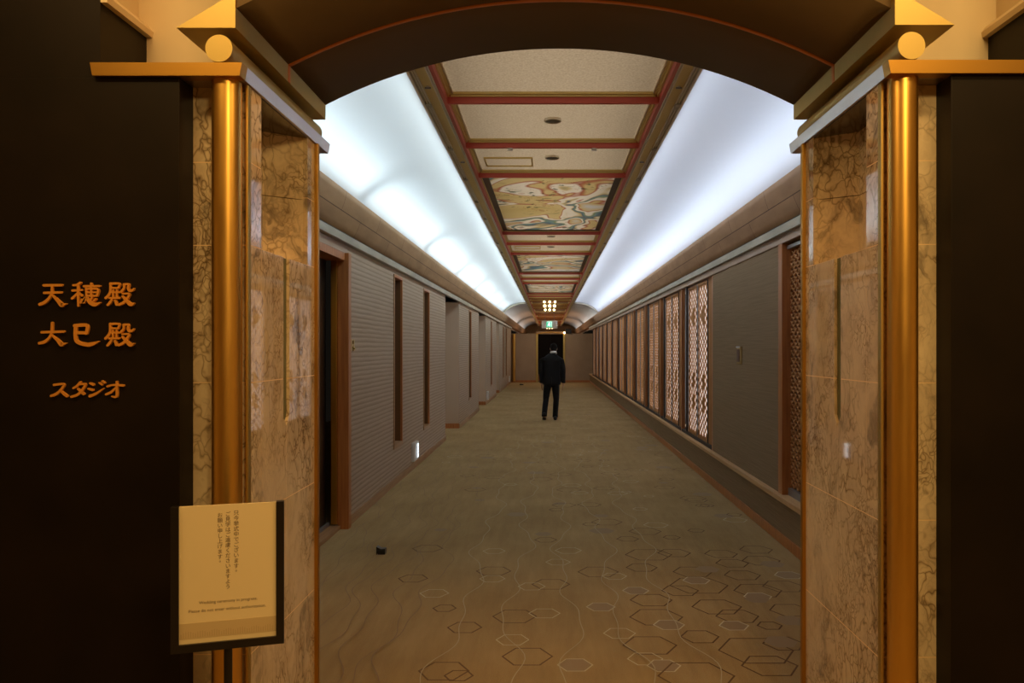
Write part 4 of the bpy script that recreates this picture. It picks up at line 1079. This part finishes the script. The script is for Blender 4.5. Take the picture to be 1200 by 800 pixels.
# trousers
bb = B()
bb.loft([ell((cxp, PYY, .99), .155, .11, 24), ell((cxp, PYY, .90), .165, .125, 24), ell((cxp, PYY, .80), .168, .13, 24)], 'suit')
for q in (-1, 1):
    h_, k_, a_ = [Vector(v_) for v_ in legs[q]]
    limb(bb, [(h_.x+q*.002, h_.y, h_.z, .092, .115), (*h_.lerp(k_, .4), .088, .10), (*k_.lerp(h_, .1), .074, .082), (*k_, .070, .076), (k_.x, k_.y-.01, k_.z-.03, .066, .076),
              (*k_.lerp(a_, .45), .066, .078), (*k_.lerp(a_, .85), .062, .074), (a_.x, a_.y-.01, a_.z-.035, .064, .082)], 'suit', 20)
tr = bb.build('trousers', man); voxel(tr, .011, 4)
# jacket
bb = B()
sh = 1.435
jk = [(.815, .205, .145, 0), (.90, .203, .145, 0), (1.02, .190, .135, 0), (1.15, .188, .132, 0), (1.28, .205, .140, .005), (1.37, .218, .140, .012), (1.43, .205, .120, .02), (1.475, .150, .098, .03), (1.515, .090, .080, .04), (1.54, .072, .072, .045)]
bb.loft([ell((cxp+(z-.8)*.012, PYY+dy, z), rx, ry, 28, power=2.4) for z, rx, ry, dy in jk], 'suit')
for q in (-1, 1):
    A3 = [pt(*a[:2], a[2]) for a in arms[q]]
    S_ = Vector((cxp+q*.165, A3[0].y, 1.425))
    limb(bb, [(S_.x, S_.y, S_.z+.015, .055, .06), (S_.x+q*.045, S_.y, S_.z-.03, .070, .078), (A3[0].x+q*.0, A3[0].y, S_.z-.12, .066, .074), (A3[1].x, A3[1].y, A3[1].z, .056, .064),
              (*A3[1].lerp(A3[2], .5), .050, .058), (A3[2].x, A3[2].y, A3[2].z-.005, .046, .054)], 'suit', 20)
jo = bb.build('jacket', man); voxel(jo, .010, 5)
bb = B(); bb.box((cxp-.003, PYY-.150, .815), (cxp+.003, PYY-.140, 1.0), 'leather'); bb.build('back_vent', jo)
# shirt collar, hair, shoes
bb = B(); cc = (hd.x-.006, hd.y-.038, 1.545)
def band(r0, z, wx): return [Vector((cc[0]+wx*math.cos(2*math.pi*k/28), cc[1]+r0*math.sin(2*math.pi*k/28), z-.25*r0*math.sin(2*math.pi*k/28))) for k in range(28)]
bb.loft([band(.080, 1.525, .080), band(.075, 1.560, .075), band(.071, 1.572, .071), band(.064, 1.572, .064), band(.066, 1.53, .066)], 'shirt'); bb.build('shirt_collar', man)
bb = B()
rings = []
for dz, rx, ry, dy in ((-.062,.050,.050,-.055),(-.04,.068,.072,-.03),(0,.0835,.092,-.018),(.04,.084,.097,-.012),(.075,.068,.082,-.012),(.100,.044,.056,-.012),(.112,.016,.022,-.012)):
    rings.append(ell((hd.x, hd.y+dy, hd.z+dz), rx, ry, 22, tilt=-.28))
bb.loft(rings, 'hair'); ho = bb.build('hair', man)
for q, (fx, fy, lift, pitch) in {-1: (xL, PYY-.13, .025, .62), 1: (xR, PYY+.05, 0, 0)}.items():
    bb = B(); rg = []
    for yy, rx, h0, h1 in ((-.085,.026,.0,.065),(-.07,.040,0,.095),(-.02,.044,0,.11),(.04,.040,0,.085),(.10,.046,0,.06),(.15,.046,0,.05),(.195,.034,0,.038),(.212,.014,.005,.025)):
        n = 16; r_ = []
        for k in range(n):
            a = 2*math.pi*k/n; x_ = rx*math.cos(a); z_ = (h0+h1)/2+(h1-h0)/2*max(math.sin(a), -.85)
            yq = yy; # pitch about the toe (heel raised)
            dy_ = yq-.14; Y_ = .14+dy_*math.cos(pitch)-z_*math.sin(pitch)*-1*0; Z_ = z_*math.cos(pitch)-dy_*math.sin(pitch) if dy_ < 0 else z_
            r_.append(Vector((fx+x_, fy+Y_, Z_)))
        rg.append(r_)
    bb.loft(rg, 'leather'); so = bb.build('shoe', man)
